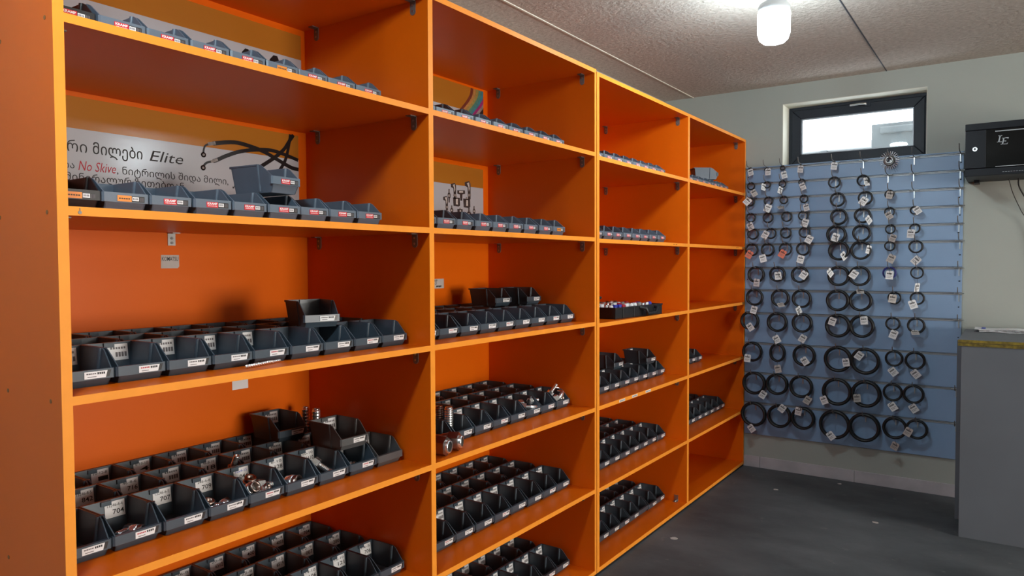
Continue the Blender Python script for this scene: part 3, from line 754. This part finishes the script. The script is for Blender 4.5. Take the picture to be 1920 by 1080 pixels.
PN = {'straight': ('nut', 'tail'), 'elbow': ('nut', 'bent_tube'), 'collar': ('collar', 'thread')}
def fitting(kind, x, y, z, rot, label, group='hose fittings in the bins', sc=1.0):
    t = thing('hose_fitting', label, 'fitting', (x, y, z), rot, group)
    t.scale = (sc,)*3
    for me, nm in zip(FIT[kind], PN[kind]): link_copy(me, nm, t)
def fill(key, items, where):
    x, y, z = BINS[key]
    for kind, dx, dy, dz, rot, sc, what in items:
        fitting(kind, x+dx, y+dy, z+.003+dz, tuple(R(a) for a in rot), '%s fitting in %s' % (what, where), sc=sc)
W4 = 'front bin, fourth shelf, leftmost bay'
fill((1, 4, 1, 7), [('collar', .004, .040, .018, (80, 0, 35), 1.1, 'collar'), ('straight', .022, .075, .015, (85, 0, -60), 1.0, 'ribbed')], 'eighth from right '+W4)
fill((1, 4, 1, 5), [('collar', -.030, .055, .015, (20, 10, 0), 1.0, 'upright collar'), ('straight', -.012, .075, .014, (88, 0, 40), 1.0, 'ribbed'), ('collar', .008, .045, .014, (70, 0, 100), .9, 'tipped collar')], 'sixth from right '+W4)
fill((1, 4, 1, 4), [('collar', -.022, .052, .030, (60, 0, 10), 1.2, 'raised collar'), ('elbow', .000, .048, .022, (90, 20, 40), 1.1, 'elbow'), ('straight', .012, .062, .034, (95, 0, 70), 1.2, 'ribbed'), ('collar', .018, .050, .016, (50, 20, 20), 1.0, 'front collar'), ('straight', -.018, .060, .014, (92, 0, -30), 1.0, 'low ribbed'), ('collar', -.002, .080, .030, (20, 0, 0), 1.2, 'rear collar')], 'fifth from right '+W4)
fill((1, 4, 1, 3), [('collar', -.012, .052, .016, (75, 0, 20), 1.5, 'large collar'), ('straight', .020, .040, .012, (90, 0, -75), .9, 'ribbed')], 'fourth from right '+W4)
fill((1, 4, 1, 2), [('straight', -.008, .085, .050, (122, 0, 30), 1.2, 'leaning ribbed'), ('collar', .012, .042, .014, (80, 0, 60), .8, 'collar')], 'third from right '+W4)
fill((1, 4, 1, 1), [('collar', -.025, .045, .014, (75, 0, 30), 1.0, 'collar')], 'second from right '+W4)
fill((1, 4, 2, 4), [('straight', .030, .05, .045, (30, 0, 0), 1.1, 'upright ribbed')], 'fifth from right middle bin, fourth shelf, leftmost bay')
fill((1, 4, 3, 5), [('collar', .018, .05, .030, (70, 0, 0), .8, 'collar')], 'sixth from right back bin, fourth shelf, leftmost bay')
W42 = 'front bin, fourth shelf, second bay'
fill((2, 4, 1, 2), [('elbow', -.025, .050, .040, (90, 10, 30), 1.3, 'elbow'), ('straight', .012, .085, .050, (115, 0, -20), 1.2, 'leaning ribbed'), ('collar', -.03, .065, .030, (60, 0, 0), 1.2, 'collar'), ('straight', .03, .05, .055, (90, 0, 75), 1.0, 'raised ribbed'), ('elbow', .0, .060, .030, (90, 40, 100), 1.1, 'front elbow')], 'third from right '+W42)
fill((2, 4, 1, 0), [('elbow', -.015, .040, .030, (60, 0, 60), 1.4, 'elbow'), ('collar', .025, .042, .030, (70, 0, 30), 1.0, 'collar'), ('straight', -.02, .065, .055, (30, 20, 0), 1.1, 'upright ribbed')], 'rightmost '+W42)
fill((2, 4, 2, 2), [('collar', -.01, .05, .04, (60, 0, 0), .9, 'collar')], 'third from right middle bin, fourth shelf, second bay')
# tall ferrules standing in the back right bins of the leftmost bay
def ferrule(x, y, z, r, h, label, grp, rot=(0, 0, 0), m='chrome'):
    t = thing('ferrule', label, 'fitting', (x, y, z), rot, grp)
    q = MB(); ribbed(q, r, h, M[m], Matrix.Identity(4), 12); q.build('sleeve', t)
    q = MB(); q.lathe([(r*.55, h-.001), (r*.8, h), (r*.85, h+.004), (r*.5, h+.004)], M[m], 18); q.build('rim', t)
ferrule(1.669, .505, ZA[3]+.003, .0135, .140, 'left one of two tall chrome ferrules standing behind the stacked bins', 'tall ferrules')
ferrule(1.668, .447, ZA[3]+.003, .0145, .140, 'right one of two tall chrome ferrules standing behind the stacked bins', 'tall ferrules')
# big hydraulic fittings at the left of the fourth shelf, second bay
def big_fitting(x, y, z, ang, label, paper):
    t = thing('hydraulic_fitting', label, 'fitting', (x, y, z), (0, 0, R(ang)), 'large hydraulic fittings')
    T = Matrix.Rotation(-PI/2, 4, 'X')        # axis along +y, opening faces -y
    q = MB(); hexnut(q, .034, .036, M['tinted'], T @ Matrix.Rotation(R(30), 4, 'Z'), .66); q.build('hex_nut', t)
    q = MB(); q.lathe([(.0165, -.012), (.021, -.012), (.022, -.009), (.022, .002)], M['chrome'], 26, T); q.lathe([(.0165, -.012), (.0165, .03), (0, .03)], M['darksteel'], 26, T); q.build('thread', t)
    q = MB(); q.lathe([(.027, .036), (.029, .040), (.026, .058), (.022, .066), (.022, .13)], M['tinted'], 26, T); q.build('tail_tube', t)
    if paper:
        q = MB()
        a = R(30)                               # sticker on an upper flat of the nut
        nrm = Vector((math.cos(R(60)), 0, math.sin(R(60)))); tg = Vector((-nrm.z, 0, nrm.x))
        c = nrm*(.034*math.cos(PI/6)+.0006)
        p = [c+tg*u+Vector((0, v, 0)) for u, v in ((.015, .006), (-.015, .006), (-.015, .031), (.015, .031))]
        q.prism(p, nrm*.0006, M['paper']); q.build('paper_label', t)['label'] = 'white paper label on the nut'
big_fitting(1.868, .030, ZA[3]+.0305, 14, 'large brown hydraulic fitting with a white label, at the divider, second bay', True)
big_fitting(1.945, .040, ZA[3]+.0305, 24, 'large open steel hydraulic fitting right of the white labelled one', False)
ferrule(2.084, .200, ZA[3]+.004, .017, .102, 'shiny ribbed sleeve standing in the bin behind the large fittings', 'ribbed sleeves', m='chrome')
ferrule(2.080, .244, ZA[3]+.004, .017, .102, 'brownish ribbed sleeve left of the shiny one behind the large fittings', 'ribbed sleeves', m='tinted')
# drill bit on the third shelf
t = thing('drill_bit', 'silvery spiral drill bit lying before the third shelf bins, leftmost bay', 'drill bit', (1.17, .062, ZA[2]+.005), (0, 0, R(14)))
q = MB()
for ph in (0, PI):
    pts = [Vector((-.06+.10*i/60, .0032*math.cos(ph+i*.62), .0032*math.sin(ph+i*.62))) for i in range(61)]
    q.tube(pts, .0022, M['chrome'], 6)
q.tube([(-.062, 0, 0), (.042, 0, 0)], .0025, M['chrome'], 8); q.build('spiral', t)
q = MB(); q.tube([(.04, 0, 0), (.068, 0, 0)], .0036, M['chrome'], 10); q.build('shank', t)
# tool case, third bay
t = thing('tool_case', 'open black plastic tool case with handle on the third shelf, third bay', 'case', (3.40, .19, ZB[2]), (0, 0, R(-3)))
q = MB(); w, d, h = .25, .165, .056
q.box(-w, w, -d, d, 0, .006, M['bin_black'])
for b in ((-w, -w+.006, -d, d), (w-.006, w, -d, d), (-w, w, -d, -d+.006), (-w, w, d-.006, d)): q.box(b[0], b[1], b[2], b[3], 0, h, M['bin_black'])
for x in (-.18, -.07, .17): q.box(x, x+.012, -d-.004, -d, .004, h-.004, M['bin_black'])
q.box(-w-.003, w+.003, -d-.003, -d+.002, h-.008, h, M['bin_black']); q.build('base_tray', t, bevel=.003)
q = MB(); q.tube([(.00, -d, .046), (.015, -d-.028, .040), (.03, -d-.030, .014), (.12, -d-.030, .014), (.135, -d-.028, .040), (.15, -d, .046)], .0085, M['bin_black'], 10); q.box(.015, .135, -d-.012, -d, .008, .05, M['bin_black']); q.build('handle', t)
q = MB(); rr = random.Random(3)
mats = [M['chrome'], M['white'], M['casein'], M['inkred'], M['steel'], M['paper'], M['print_mid'], M['casein']]
q.box(-w+.01, w-.01, -d+.01, d-.01, .006, .036, M['bin_black'])
for i in range(11):
    for j in range(4):
        x, y = -w+.035+i*.042, -d+.05+j*.07
        q.lathe([(.013, .036), (.013, .056+rr.uniform(0, .010)), (.009, .060+rr.uniform(0, .008)), (0, .060)], mats[rr.randrange(8)], 10, Matrix.Translation((x+rr.uniform(-.006, .006), y, 0)))
q.build('insert_with_pieces', t)
q = MB(); q.lathe([(.006, .036), (.006, .078), (.026, .092), (.026, .100), (.012, .105), (0, .105)], M['bin_black'], 16, Matrix.Translation((-.115, .02, 0))); q.build('knob', t)

# ------------------------------------------------------------------ slat panel on the far wall
GZ = [2.051, 1.951, 1.848, 1.743, 1.638, 1.536, 1.377, 1.225, 1.068, .861, .656, .448]
SY0, SY1, SZ0, SZ1 = -1.279, -0.003, .232, 2.066
SX = XW-.018
t = thing('slat_panel', 'blue-grey slatted hook panel on the far wall below the window', 'panel', (XW, (SY0+SY1)/2, SZ0))
def on2(q, name, **k):
    o = q.build(name, t, **k); o.matrix_parent_inverse = Matrix.Translation(t.location).inverted(); return o
q = MB(); q.box(XW-.006, XW, SY0, SY1, SZ0, SZ1, M['groove']); on2(q, 'backing_board')
edges = [SZ1]+[z for g in GZ for z in (g+.008, g-.008)]+[SZ0]
for i in range(0, len(edges), 2):
    if edges[i]-edges[i+1] > .004:
        q = MB(); q.box(SX, XW-.006, SY0, SY1, edges[i+1], edges[i], M['slat']); on2(q, 'slat_board', bevel=.0012)
for g in GZ:
    q = MB()
    q.box(SX+.0015, SX+.0085, SY0, SY1, g-.0062, g-.0012, M['alu'])
    q.box(SX+.0015, SX+.0085, SY0, SY1, g+.0018, g+.0052, M['alu'])
    on2(q, 'groove_insert')
for z in (2.0, 1.90, 1.795, 1.69, 1.587, 1.456, 1.30, 1.146, .965, .758, .552, .34):
    q = MB()
    for y in (-1.262, -.02): q.tube([(SX-.001, y+random.uniform(-.02, 0.01)*(1 if y < -1 else 0), z), (SX, y, z)], .0035, M['cabinet'], 8)
    on2(q, 'screw_pair')
# hooks and rings
def hook_data():
    a = MB()
    a.box(-.004, -.0015, -.003, .003, -.046, .006, M['steel']); a.box(-.004, .0062, -.003, .003, -.003, .006, M['steel'])
    a.tube([(-.004, -.026, .003), (-.004, .026, .003)], .0032, M['steel'], 8)
    b = MB()
    b.tube([(-.003, 0, 0), (-.06, 0, .004), (-.118, 0, .009), (-.128, 0, .014), (-.136, 0, .030), (-.140, 0, .042)], .0026, M['darksteel'], 8)
    return a.data('back_clip'), b.data('prong')
HC, HP = hook_data()
RN = {1: 'top row'}
for r in range(2, 12): RN[r] = ORD[r]+' row'
RN[12] = 'bottom row'
def hook(row, col, y, holding):
    lab = ('steel hook holding a ring' if holding else 'bare steel hook')+', column %s from left, %s of the slat panel' % (ORD[col], RN[row]) if False else \
          ('%s hook, %s, %s column of the slat panel' % ('ring-holding steel' if holding else 'bare steel', RN[row], ORD[col]))
    t = thing('display_hook', lab, 'hook', (SX-.0066, y, GZ[row-1]), group='hooks on the slat panel')
    link_copy(HC, 'back_clip', t); link_copy(HP, 'prong', t)
RINGS = {
    1: [(1, -0.051, 2.046, 0.0144, (-0.006, -0.021, -15, 'w')), (2, -0.16, 2.037, 0.0142, (-0.012, -0.017, 0, 'w')), (3, -0.264, 2.04, 0.0176, (-0.012, -0.048, -12, 'w')), (4, -0.378, 2.041, 0.0138, (-0.0, -0.019, 8, 'w')), (5, -0.579, 2.045, 0.0135, (-0.003, -0.019, 8, 'w'))],
    2: [(1, -0.057, 1.925, 0.027, (-0.024, -0.049, -30, 'g')), (2, -0.163, 1.932, 0.0249, (0.019, -0.015, 15, 's')), (3, -0.263, 1.927, 0.0253, (0.011, -0.042, 20, 's')), (4, -0.385, 1.937, 0.0225, (-0.008, -0.029, -20, 'w')), (5, -0.581, 1.925, 0.0372, None), (6, -0.749, 1.924, 0.0364, (-0.022, -0.01, -10, 's'))],
    3: [(1, -0.052, 1.826, 0.0307, (0.014, 0.004, 45, 'w')), (2, -0.174, 1.823, 0.0302, (0.001, -0.049, 25, 'w')), (3, -0.272, 1.829, 0.0281, (0.017, -0.05, -25, 'e')), (4, -0.399, 1.827, 0.0277, (-0.017, -0.058, -15, 'w')), (5, -0.602, 1.816, 0.0456, None), (6, -0.762, 1.813, 0.0431, (0.007, -0.022, 35, 'w')), (7, -0.896, 1.828, 0.0277, (-0.003, -0.005, 10, 'g'))],
    4: [(1, -0.058, 1.714, 0.0325, (-0.001, -0.059, -25, 'w')), (2, -0.171, 1.717, 0.0356, None), (3, -0.291, 1.72, 0.0344, None), (4, -0.396, 1.718, 0.0327, (-0.014, -0.048, 20, 'w')), (5, -0.61, 1.708, 0.0508, None), (6, -0.747, 1.708, 0.0482, (-0.039, -0.03, -40, 's')), (7, -0.898, 1.726, 0.03, (0.001, -0.023, -30, 'g')), (8, -1.033, 1.728, 0.0262, (-0.016, -0.002, -35, 'w'))],
    5: [(1, -0.073, 1.607, 0.0379, None), (2, -0.19, 1.61, 0.0366, (0.032, -0.01, 30, 'w')), (3, -0.286, 1.608, 0.0363, None), (4, -0.405, 1.614, 0.0361, (-0.031, -0.047, 30, 'w')), (5, -0.597, 1.601, 0.0587, (0.001, -0.021, 20, 'w')), (6, -0.744, 1.602, 0.0533, None), (7, -0.904, 1.623, 0.03, (-0.015, -0.056, 20, 'g')), (8, -1.036, 1.621, 0.0302, (0.019, -0.032, 5, 'w'))],
    6: [(1, -0.065, 1.496, 0.0434, (0.012, -0.033, 30, 'r')), (2, -0.171, 1.497, 0.0443, (0.027, -0.059, -15, 'w')), (3, -0.285, 1.505, 0.043, (0.015, -0.031, 30, 'r')), (4, -0.397, 1.499, 0.0431, (0.012, -0.068, 15, 'w')), (5, -0.613, 1.485, 0.062, (-0.033, -0.034, -35, 's')), (6, -0.74, 1.494, 0.06, (-0.048, 0.002, 10, 's')), (7, -0.902, 1.516, 0.0317, (-0.01, -0.078, 25, 'g')), (8, -1.043, 1.516, 0.0392, (-0.003, -0.083, 45, 'w'))],
    7: [(1, -0.095, 1.333, 0.056, (-0.009, -0.054, 5, 'w')), (2, -0.234, 1.336, 0.0516, (-0.01, -0.011, -5, 'w')), (3, -0.377, 1.337, 0.0542, (-0.029, -0.003, 35, 'w')), (5, -0.613, 1.335, 0.0645, (0.046, 0.021, -40, 's')), (6, -0.735, 1.336, 0.0636, (0.029, 0.01, 35, 'w')), (7, -0.902, 1.358, 0.0387, (-0.003, -0.013, 5, 'w')), (8, -1.051, 1.359, 0.0369, (-0.003, -0.088, 0, 's'))],
    8: [(1, -0.086, 1.184, 0.0572, (-0.001, -0.086, 15, 'w')), (2, -0.253, 1.178, 0.059, (-0.011, -0.045, -20, 'e')), (3, -0.39, 1.181, 0.0611, (0.012, -0.077, -30, 's')), (5, -0.608, 1.176, 0.0691, None), (6, -0.741, 1.178, 0.067, (-0.002, 0.058, -5, 'e')), (7, -0.931, 1.202, 0.0383, (0.008, -0.005, 10, 'g')), (8, -1.054, 1.201, 0.0393, (0.021, -0.037, -20, 'w'))],
    9: [(1, -0.054, 1.015, 0.062, (-0.01, -0.042, -35, 'w')), (2, -0.235, 1.016, 0.0653, (-0.004, -0.114, -30, 'w')), (3, -0.393, 1.029, 0.0641, (-0.01, -0.101, 30, 'w')), (5, -0.612, 1.019, 0.075, (0.029, 0.028, 20, 'w')), (6, -0.75, 1.025, 0.0721, (-0.017, 0.039, -5, 'w')), (7, -0.924, 1.048, 0.0413, (-0.007, -0.065, 20, 'w')), (8, -1.05, 1.046, 0.0484, (0.003, -0.041, -5, 'e'))],
    10: [(1, -0.072, 0.808, 0.0675, (0.025, -0.044, 5, 'w')), (2, -0.239, 0.805, 0.0625, (-0.009, -0.106, -15, 'g')), (3, -0.408, 0.813, 0.0712, (-0.01, -0.034, -35, 'w')), (5, -0.614, 0.805, 0.0831, (-0.052, -0.015, -10, 'w')), (6, -0.772, 0.81, 0.0848, (0.03, 0.034, 35, 'w')), (7, -0.933, 0.841, 0.0499, (0.002, -0.079, -40, 'w')), (8, -1.047, 0.832, 0.056, (-0.006, -0.079, -40, 'w'))],
    11: [(1, -0.086, 0.601, 0.0778, (-0.066, -0.07, 30, 'w')), (2, -0.238, 0.604, 0.0717, None), (3, -0.391, 0.6, 0.0739, (-0.046, -0.082, 30, 'g')), (5, -0.61, 0.592, 0.0882, (0.072, -0.058, -25, 'w')), (6, -0.779, 0.599, 0.0857, (0.046, -0.028, -5, 'g')), (7, -0.929, 0.621, 0.0551, (-0.003, -0.085, -35, 'w')), (8, -1.042, 0.623, 0.0575, (-0.003, -0.082, -35, 'w'))],
    12: [(1, -0.085, 0.383, 0.0842, (0.007, -0.094, -40, 'w')), (2, -0.254, 0.382, 0.0778, (-0.024, 0.058, 35, 'w')), (3, -0.405, 0.393, 0.074, (0.024, 0.047, 10, 'w')), (5, -0.598, 0.377, 0.093, (0.016, -0.07, -40, 'w')), (6, -0.772, 0.382, 0.091, None), (7, -0.942, 0.4, 0.0686, (-0.004, -0.108, 25, 'g')), (8, -1.061, 0.413, 0.0608, (0.044, -0.018, 25, 'g'))],
}
TAGM = {'w': 'paper', 's': 'paper', 'g': 'paper_grey', 'r': 'paper_red', 'e': 'paper_grey'}
TAGT = {'w': 'white tag', 's': 'side-on white tag', 'g': 'greyish tag', 'r': 'red tag', 'e': 'tag seen edge-on'}
def ring(row, col, y, z, rad, tg):
    tr = min(.0095, max(.0042, rad*.115))
    R0 = rad-tr*.9
    x = SX-.060
    zc = GZ[row-1]+.0045-.0026-(R0-tr)-.0006 if row > 1 else min(z, GZ[0]+.0045-.0026-(R0-tr)-.0006)
    black = not (row == 7 and col == 7)
    mm = M['rubber'] if black else M['rubber_blue']
    lab = '%s rubber ring%s, %s, %s column of the slat panel' % ('black' if black else 'dark blue', ' with '+TAGT[tg[3]] if tg else ' without tag', RN[row], ORD[col])
    t = thing('rubber_ring', lab, 'ring', (x, y, zc), group='rubber rings on the hooks')
    rr = random.Random(row*20+col)
    q = MB()
    n = 3 if rad > .03 else 2
    for k in range(n):
        dx = (k-(n-1)/2)*tr*1.25
        q.torus((dx, rr.uniform(-.0012, .0012), -abs(rr.gauss(0, .0012)) if k else 0), R0*(1 if k != 1 else .975), tr, mm, 'x', 32, 8, sx=.80 if (row, col) == (10, 2) else 1.0)
    q.build('ring', t)
    if not tg: return
    dy, dz, ang, kind = tg
    w, h = (.042, .052) if rad > .03 else (.036, .046)
    X = -n*tr*.7-.008
    # anchor on the ring nearest to the tag
    c = Vector((0, dy, dz)); d = math.hypot(dy, dz)
    dirn = Vector((0, dy/d, dz/d)) if d > .004 else Vector((0, 0, -1))
    an = Vector((-n*tr*.75, 0, 0))+dirn*R0
    yaw_ = {'w': rr.uniform(-12, 12), 'g': rr.uniform(-20, 20), 's': 58, 'r': 25, 'e': 10}[kind]
    pit = 62 if kind == 'e' else rr.uniform(-10, 10)
    T = Matrix.Translation((X, dy, dz)) @ Matrix.Rotation(R(yaw_), 4, 'Z') @ Matrix.Rotation(R(pit), 4, 'Y') @ Matrix.Rotation(R(ang), 4, 'X')
    q = MB()
    c4 = [T @ Vector((0, a, b)) for a, b in ((w/2, -h/2), (-w/2, -h/2), (-w/2, h/2-.005), (-w/2+.005, h/2), (w/2-.005, h/2), (w/2, h/2-.005))]
    nrm = (T.to_3x3() @ Vector((1, 0, 0)))
    q.prism(c4, nrm*.0006, M[TAGM[kind]])
    tp = q.build('tag', t)
    q = MB()
    for i, (zz, hh, n_) in enumerate(((.004, .009, 5), (-.008, .003, 8), (-.015, .003, 6))):
        for k in range(n_):
            a = w/2-.006-k*(.0058 if i == 0 else .0038); b = a-(.0042 if i == 0 else .0028)
            if b < -w/2+.002: break
            ps = [T @ Vector((-.0004, aa, zz+bb)) for aa, bb in ((a, 0), (b, 0), (b, hh), (a, hh))]
            q.add(ps, [(0, 1, 2, 3)], M['ink'] if i == 0 else M['inkgrey'])
    q.build('tag_print', tp)
    q = MB()
    top = T @ Vector((-.0008, 0, h/2-.004))
    q.tube([an, (an+top)/2+Vector((-.004, 0, 0)), top, top+(top-an).normalized()*.012 if (top-an).length > 1e-4 else top+Vector((0, 0, -.01))], .0011, M['cable'], 6)
    q.build('tie', t)
for row, L in RINGS.items():
    for col, y, z, rad, tg in L:
        hook(row, col, y, True); ring(row, col, y, z, rad, tg)
for r, c, y in ((1, 6, -.742), (1, 8, -1.023), (1, 9, -1.262), (2, 7, -.882), (2, 8, -1.021), (2, 9, -1.262), (3, 8, -1.025), (3, 9, -1.264), (4, 9, -1.263), (5, 9, -1.260), (6, 9, -1.266), (7, 9, -1.264), (8, 9, -1.265), (9, 9, -1.266), (11, 9, -1.259), (12, 9, -1.260)):
    hook(r, c, y, False)
# spiky ring gauge on the top row
hook(1, 7, -.8936, True)
t = thing('spiked_ring', 'silvery ring with radiating steel pins, top row under the window', 'ring', (SX-.060, -.8936, 2.0345), group=None)
q = MB(); q.torus((0, 0, 0), .0235, .0095, M['darksteel'], 'x', 32, 10); q.torus((-.008, 0, .003), .018, .006, M['steel'], 'x', 28, 8); q.build('ring', t)
for k in range(26):
    a = 2*PI*k/26
    q = MB(); q.tube([(0, .030*math.cos(a), .030*math.sin(a)), (-.006, .056*math.cos(a), .056*math.sin(a))], .0017, M['chrome'], 6); q.build('pin', t)

# ------------------------------------------------------------------ wall cabinet, top right
CX, CY1, CY0, CZ0, CZ1 = 4.70, -1.300, -1.90, 1.8796, 2.1635
t = thing('wall_cabinet', 'black wall mounted network cabinet with glass door right of the window', 'cabinet', (XW, (CY0+CY1)/2, CZ0))
def on3(q, name, **k):
    o = q.build(name, t, **k); o.matrix_parent_inverse = Matrix.Translation(t.location).inverted(); return o
q = MB(); q.box(CX+.018, XW-.001, CY0, CY1, CZ0, CZ1, M['cabinet']); on3(q, 'body', bevel=.002)
for za, zb in ((CZ1-.036, CZ1), (CZ0, CZ0+.039)):
    q = MB(); q.box(CX+.002, CX+.018, CY0, CY1, za, zb, M['cabinet']); on3(q, 'front_rail', bevel=.002)
for ya, yb in ((-1.397, CY1-.002), (CY0+.002, CY0+.09)):
    q = MB(); q.box(CX, CX+.018, ya, yb, CZ0+.042, CZ1-.038, M['cabinet']); on3(q, 'door_stile', bevel=.002)
q = MB(); q.box(CX+.006, CX+.012, CY0+.09, -1.397, CZ0+.042, CZ1-.038, M['smoked']); on3(q, 'door_glass')
q = MB(); q.box(CX+.003, CX+.007, CY0+.10, -1.437, 2.1105, 2.1155, M['alu']); q.box(CX+.003, CX+.007, CY0+.10, -1.440, 1.9235, 1.9265, M['alu']); on3(q, 'door_trim')
q = MB(); q.tube([(CX-.006, -1.3463, 2.0247), (CX+.002, -1.3463, 2.0247)], .0115, M['chrome'], 20); q.tube([(CX-.0065, -1.3463, 2.0247), (CX-.0055, -1.3463, 2.0247)], .006, M['darksteel'], 14); q.box(CX-.0075, CX-.006, -1.3475, -1.3451, 2.019, 2.031, M['cabinet']); on3(q, 'lock')
# serif letters of the emblem, built as slanted strokes
q = MB()
def stroke(poly, m=M['alu']):
    q.prism([(CX+.0052, -1.4448-a-.18*b, 2.0400+b) for a, b in poly], (.0012, 0, 0), m)
def serifL(x, z, s):
    stroke([(x+.003*s, z), (x+.009*s, z), (x+.009*s, z+.036*s), (x+.003*s, z+.036*s)])
    stroke([(x-.002*s, z+.033*s), (x+.015*s, z+.033*s), (x+.015*s, z+.036*s), (x-.002*s, z+.036*s)])
    stroke([(x-.002*s, z), (x+.024*s, z), (x+.026*s, z+.010*s), (x+.022*s, z+.003*s), (x-.002*s, z+.003*s)])
def serifE(x, z, s):
    stroke([(x+.003*s, z), (x+.009*s, z), (x+.009*s, z+.036*s), (x+.003*s, z+.036*s)])
    stroke([(x-.002*s, z), (x+.028*s, z), (x+.030*s, z+.010*s), (x+.025*s, z+.003*s), (x-.002*s, z+.003*s)])
    stroke([(x-.002*s, z+.033*s), (x+.024*s, z+.033*s), (x+.026*s, z+.026*s), (x+.028*s, z+.036*s), (x-.002*s, z+.036*s)])
    stroke([(x+.009*s, z+.0165*s), (x+.017*s, z+.0165*s), (x+.019*s, z+.012*s), (x+.019*s, z+.024*s), (x+.017*s, z+.0195*s), (x+.009*s, z+.0195*s)])
serifL(0, .013, 1.0); serifE(.019, .000, .98)
on3(q, 'emblem')['label'] = 'silver slanted LE lettering'
q = MB()
for k in range(8): q.box(CX+.0005, CX+.002, -1.48-.012*k, -1.472-.012*k, CZ0+.014, CZ0+.0155, M['alu'])
on3(q, 'vent_slots')
q = MB(); q.box(4.95, XW-.001, CY1-.06, CY1-.035, CZ0-.014, CZ0, M['cabinet']); on3(q, 'mounting_foot')
t2 = None
for i, (pts, lab) in enumerate((([(4.98, -1.50, 1.879), (5.0, -1.52, 1.80), (5.03, -1.56, 1.70), (5.05, -1.60, 1.60), (5.05, -1.66, 1.2)], 'thin black cable hanging below the wall cabinet, left one'),
                     ([(4.97, -1.545, 1.879), (4.99, -1.55, 1.83), (5.02, -1.60, 1.74), (5.05, -1.68, 1.66), (5.05, -1.80, 1.58)], 'thick black cable hanging below the wall cabinet, right one'))):
    P = [Vector(p) for p in pts]; S = []
    for k in range(len(P)-1):
        p0, p1_, p2_, p3_ = P[max(k-1, 0)], P[k], P[k+1], P[min(k+2, len(P)-1)]
        for u in (0, .25, .5, .75): S.append(.5*((2*p1_)+(p2_-p0)*u+(2*p0-5*p1_+4*p2_-p3_)*u*u+(3*p1_-p0-3*p2_+p3_)*u**3))
    S.append(P[-1])
    q = MB(); q.tube(S, .0022 if i == 0 else .0042, M['cable'], 8); tag(q.build('cable'), lab, 'cable')

# ------------------------------------------------------------------ grey counter, right
KX, KY = 4.345, -1.302
t = thing('counter', 'tall grey board counter with gold taped top edge at right', 'counter', (4.7, -1.7, 0))
def on4(q, name, **k):
    o = q.build(name, t, **k); o.matrix_parent_inverse = Matrix.Translation(t.location).inverted(); return o
q = MB(); q.box(KX, KX+.018, -2.3, KY-.013, 0, .985, M['counter']); on4(q, 'front_panel', bevel=.001)
q = MB(); q.box(KX+.018, 4.64, -2.3, KY-.018, .10, .985, M['counter']); on4(q, 'carcass')
q = MB(); q.box(4.64, 4.66, -2.3, KY+.021, 0.0, .985, M['counter']); on4(q, 'rear_panel', bevel=.001)
q = MB(); q.box(KX-.004, XW-.02, -2.3, KY, .985, 1.017, M['counter']); on4(q, 'countertop')
q = MB()
q.box(KX-.0055, KX-.004, -2.3, KY+.0015, 1.003, 1.0165, M['tape']); q.box(KX-.0055, KX-.004, -2.3, KY+.0015, .9855, .9995, M['tape']); q.box(KX-.005, KX-.004, -2.3, KY+.001, .9995, 1.003, M['tapedark'])
on4(q, 'taped_edge')['label'] = 'gold and brown taped double edge'
for i, (x0, x1, ya, yb, z, rz, lab) in enumerate(((4.86, 5.03, -1.375, -1.80, 1.0175, 2, 'lowest white paper sheet on the grey counter'), (4.875, 5.035, -1.372, -1.78, 1.0225, -1, 'middle white paper sheet on the grey counter'), (4.885, 5.04, -1.352, -1.76, 1.0275, 1, 'topmost white paper sheet with a blue corner mark on the counter'))):
    tt = thing('paper_sheet', lab, 'paper', (x0, ya, z), (0, 0, R(rz)), 'papers on the counter')
    q = MB(); n = 12
    vs = []; 
    for k in range(n+1):
        w = .0018*math.sin(k*1.1+i)+.002
        vs += [(0, (yb-ya)*k/n, w), (x1-x0, (yb-ya)*k/n, w)]
    top = [(a, b, c+.0022) for a, b, c in vs]
    fs = [(2*k, 2*k+1, 2*k+3, 2*k+2) for k in range(n)]
    q.add(vs, [f_[::-1] for f_ in fs], M['paper']); q.add(top, fs, M['paper'])
    q.add(vs+top, [(2*k, 2*k+2, 2*k+2+2*(n+1), 2*k+2*(n+1)) for k in range(n)]+[(0, 1, 1+2*(n+1), 2*(n+1))], M['paper'])
    q.build('sheet', tt)
    q = MB()
    if i == 2: q.box(.01, x1-x0-.03, -.052, -.032, .0062, .0068, M['inkblue'])
    else:
        for k in range(7): q.box(.004, .03, -.05-.04*k, -.034-.04*k, .0062, .0066, M['inkgrey'])
    q.build('print', tt)

# ------------------------------------------------------------------ small litter on the floor
for i, (x, y, s, lab) in enumerate(((3.505, -.112, .022, 'pale paper scrap on the floor nearest the shelving unit'), (4.625, -.331, .018, 'pale paper scrap on the floor before the skirting, left of centre'), (4.97, -.637, .014, 'pale paper scrap on the floor close under the skirting'), (4.33, -.93, .020, 'pale paper scrap on the floor toward the counter'))):
    q = MB(); rr = random.Random(i)
    poly = [(x+s*rr.uniform(.5, 1)*math.cos(a), y+1.3*s*rr.uniform(.4, 1)*math.sin(a), .0004) for a in [2*PI*k/7 for k in range(7)]]
    q.prism(poly, (0, 0, .0012), M['paper_grey'])
    tag(q.build('paper_scrap'), lab, 'litter', 'paper scraps on the floor')
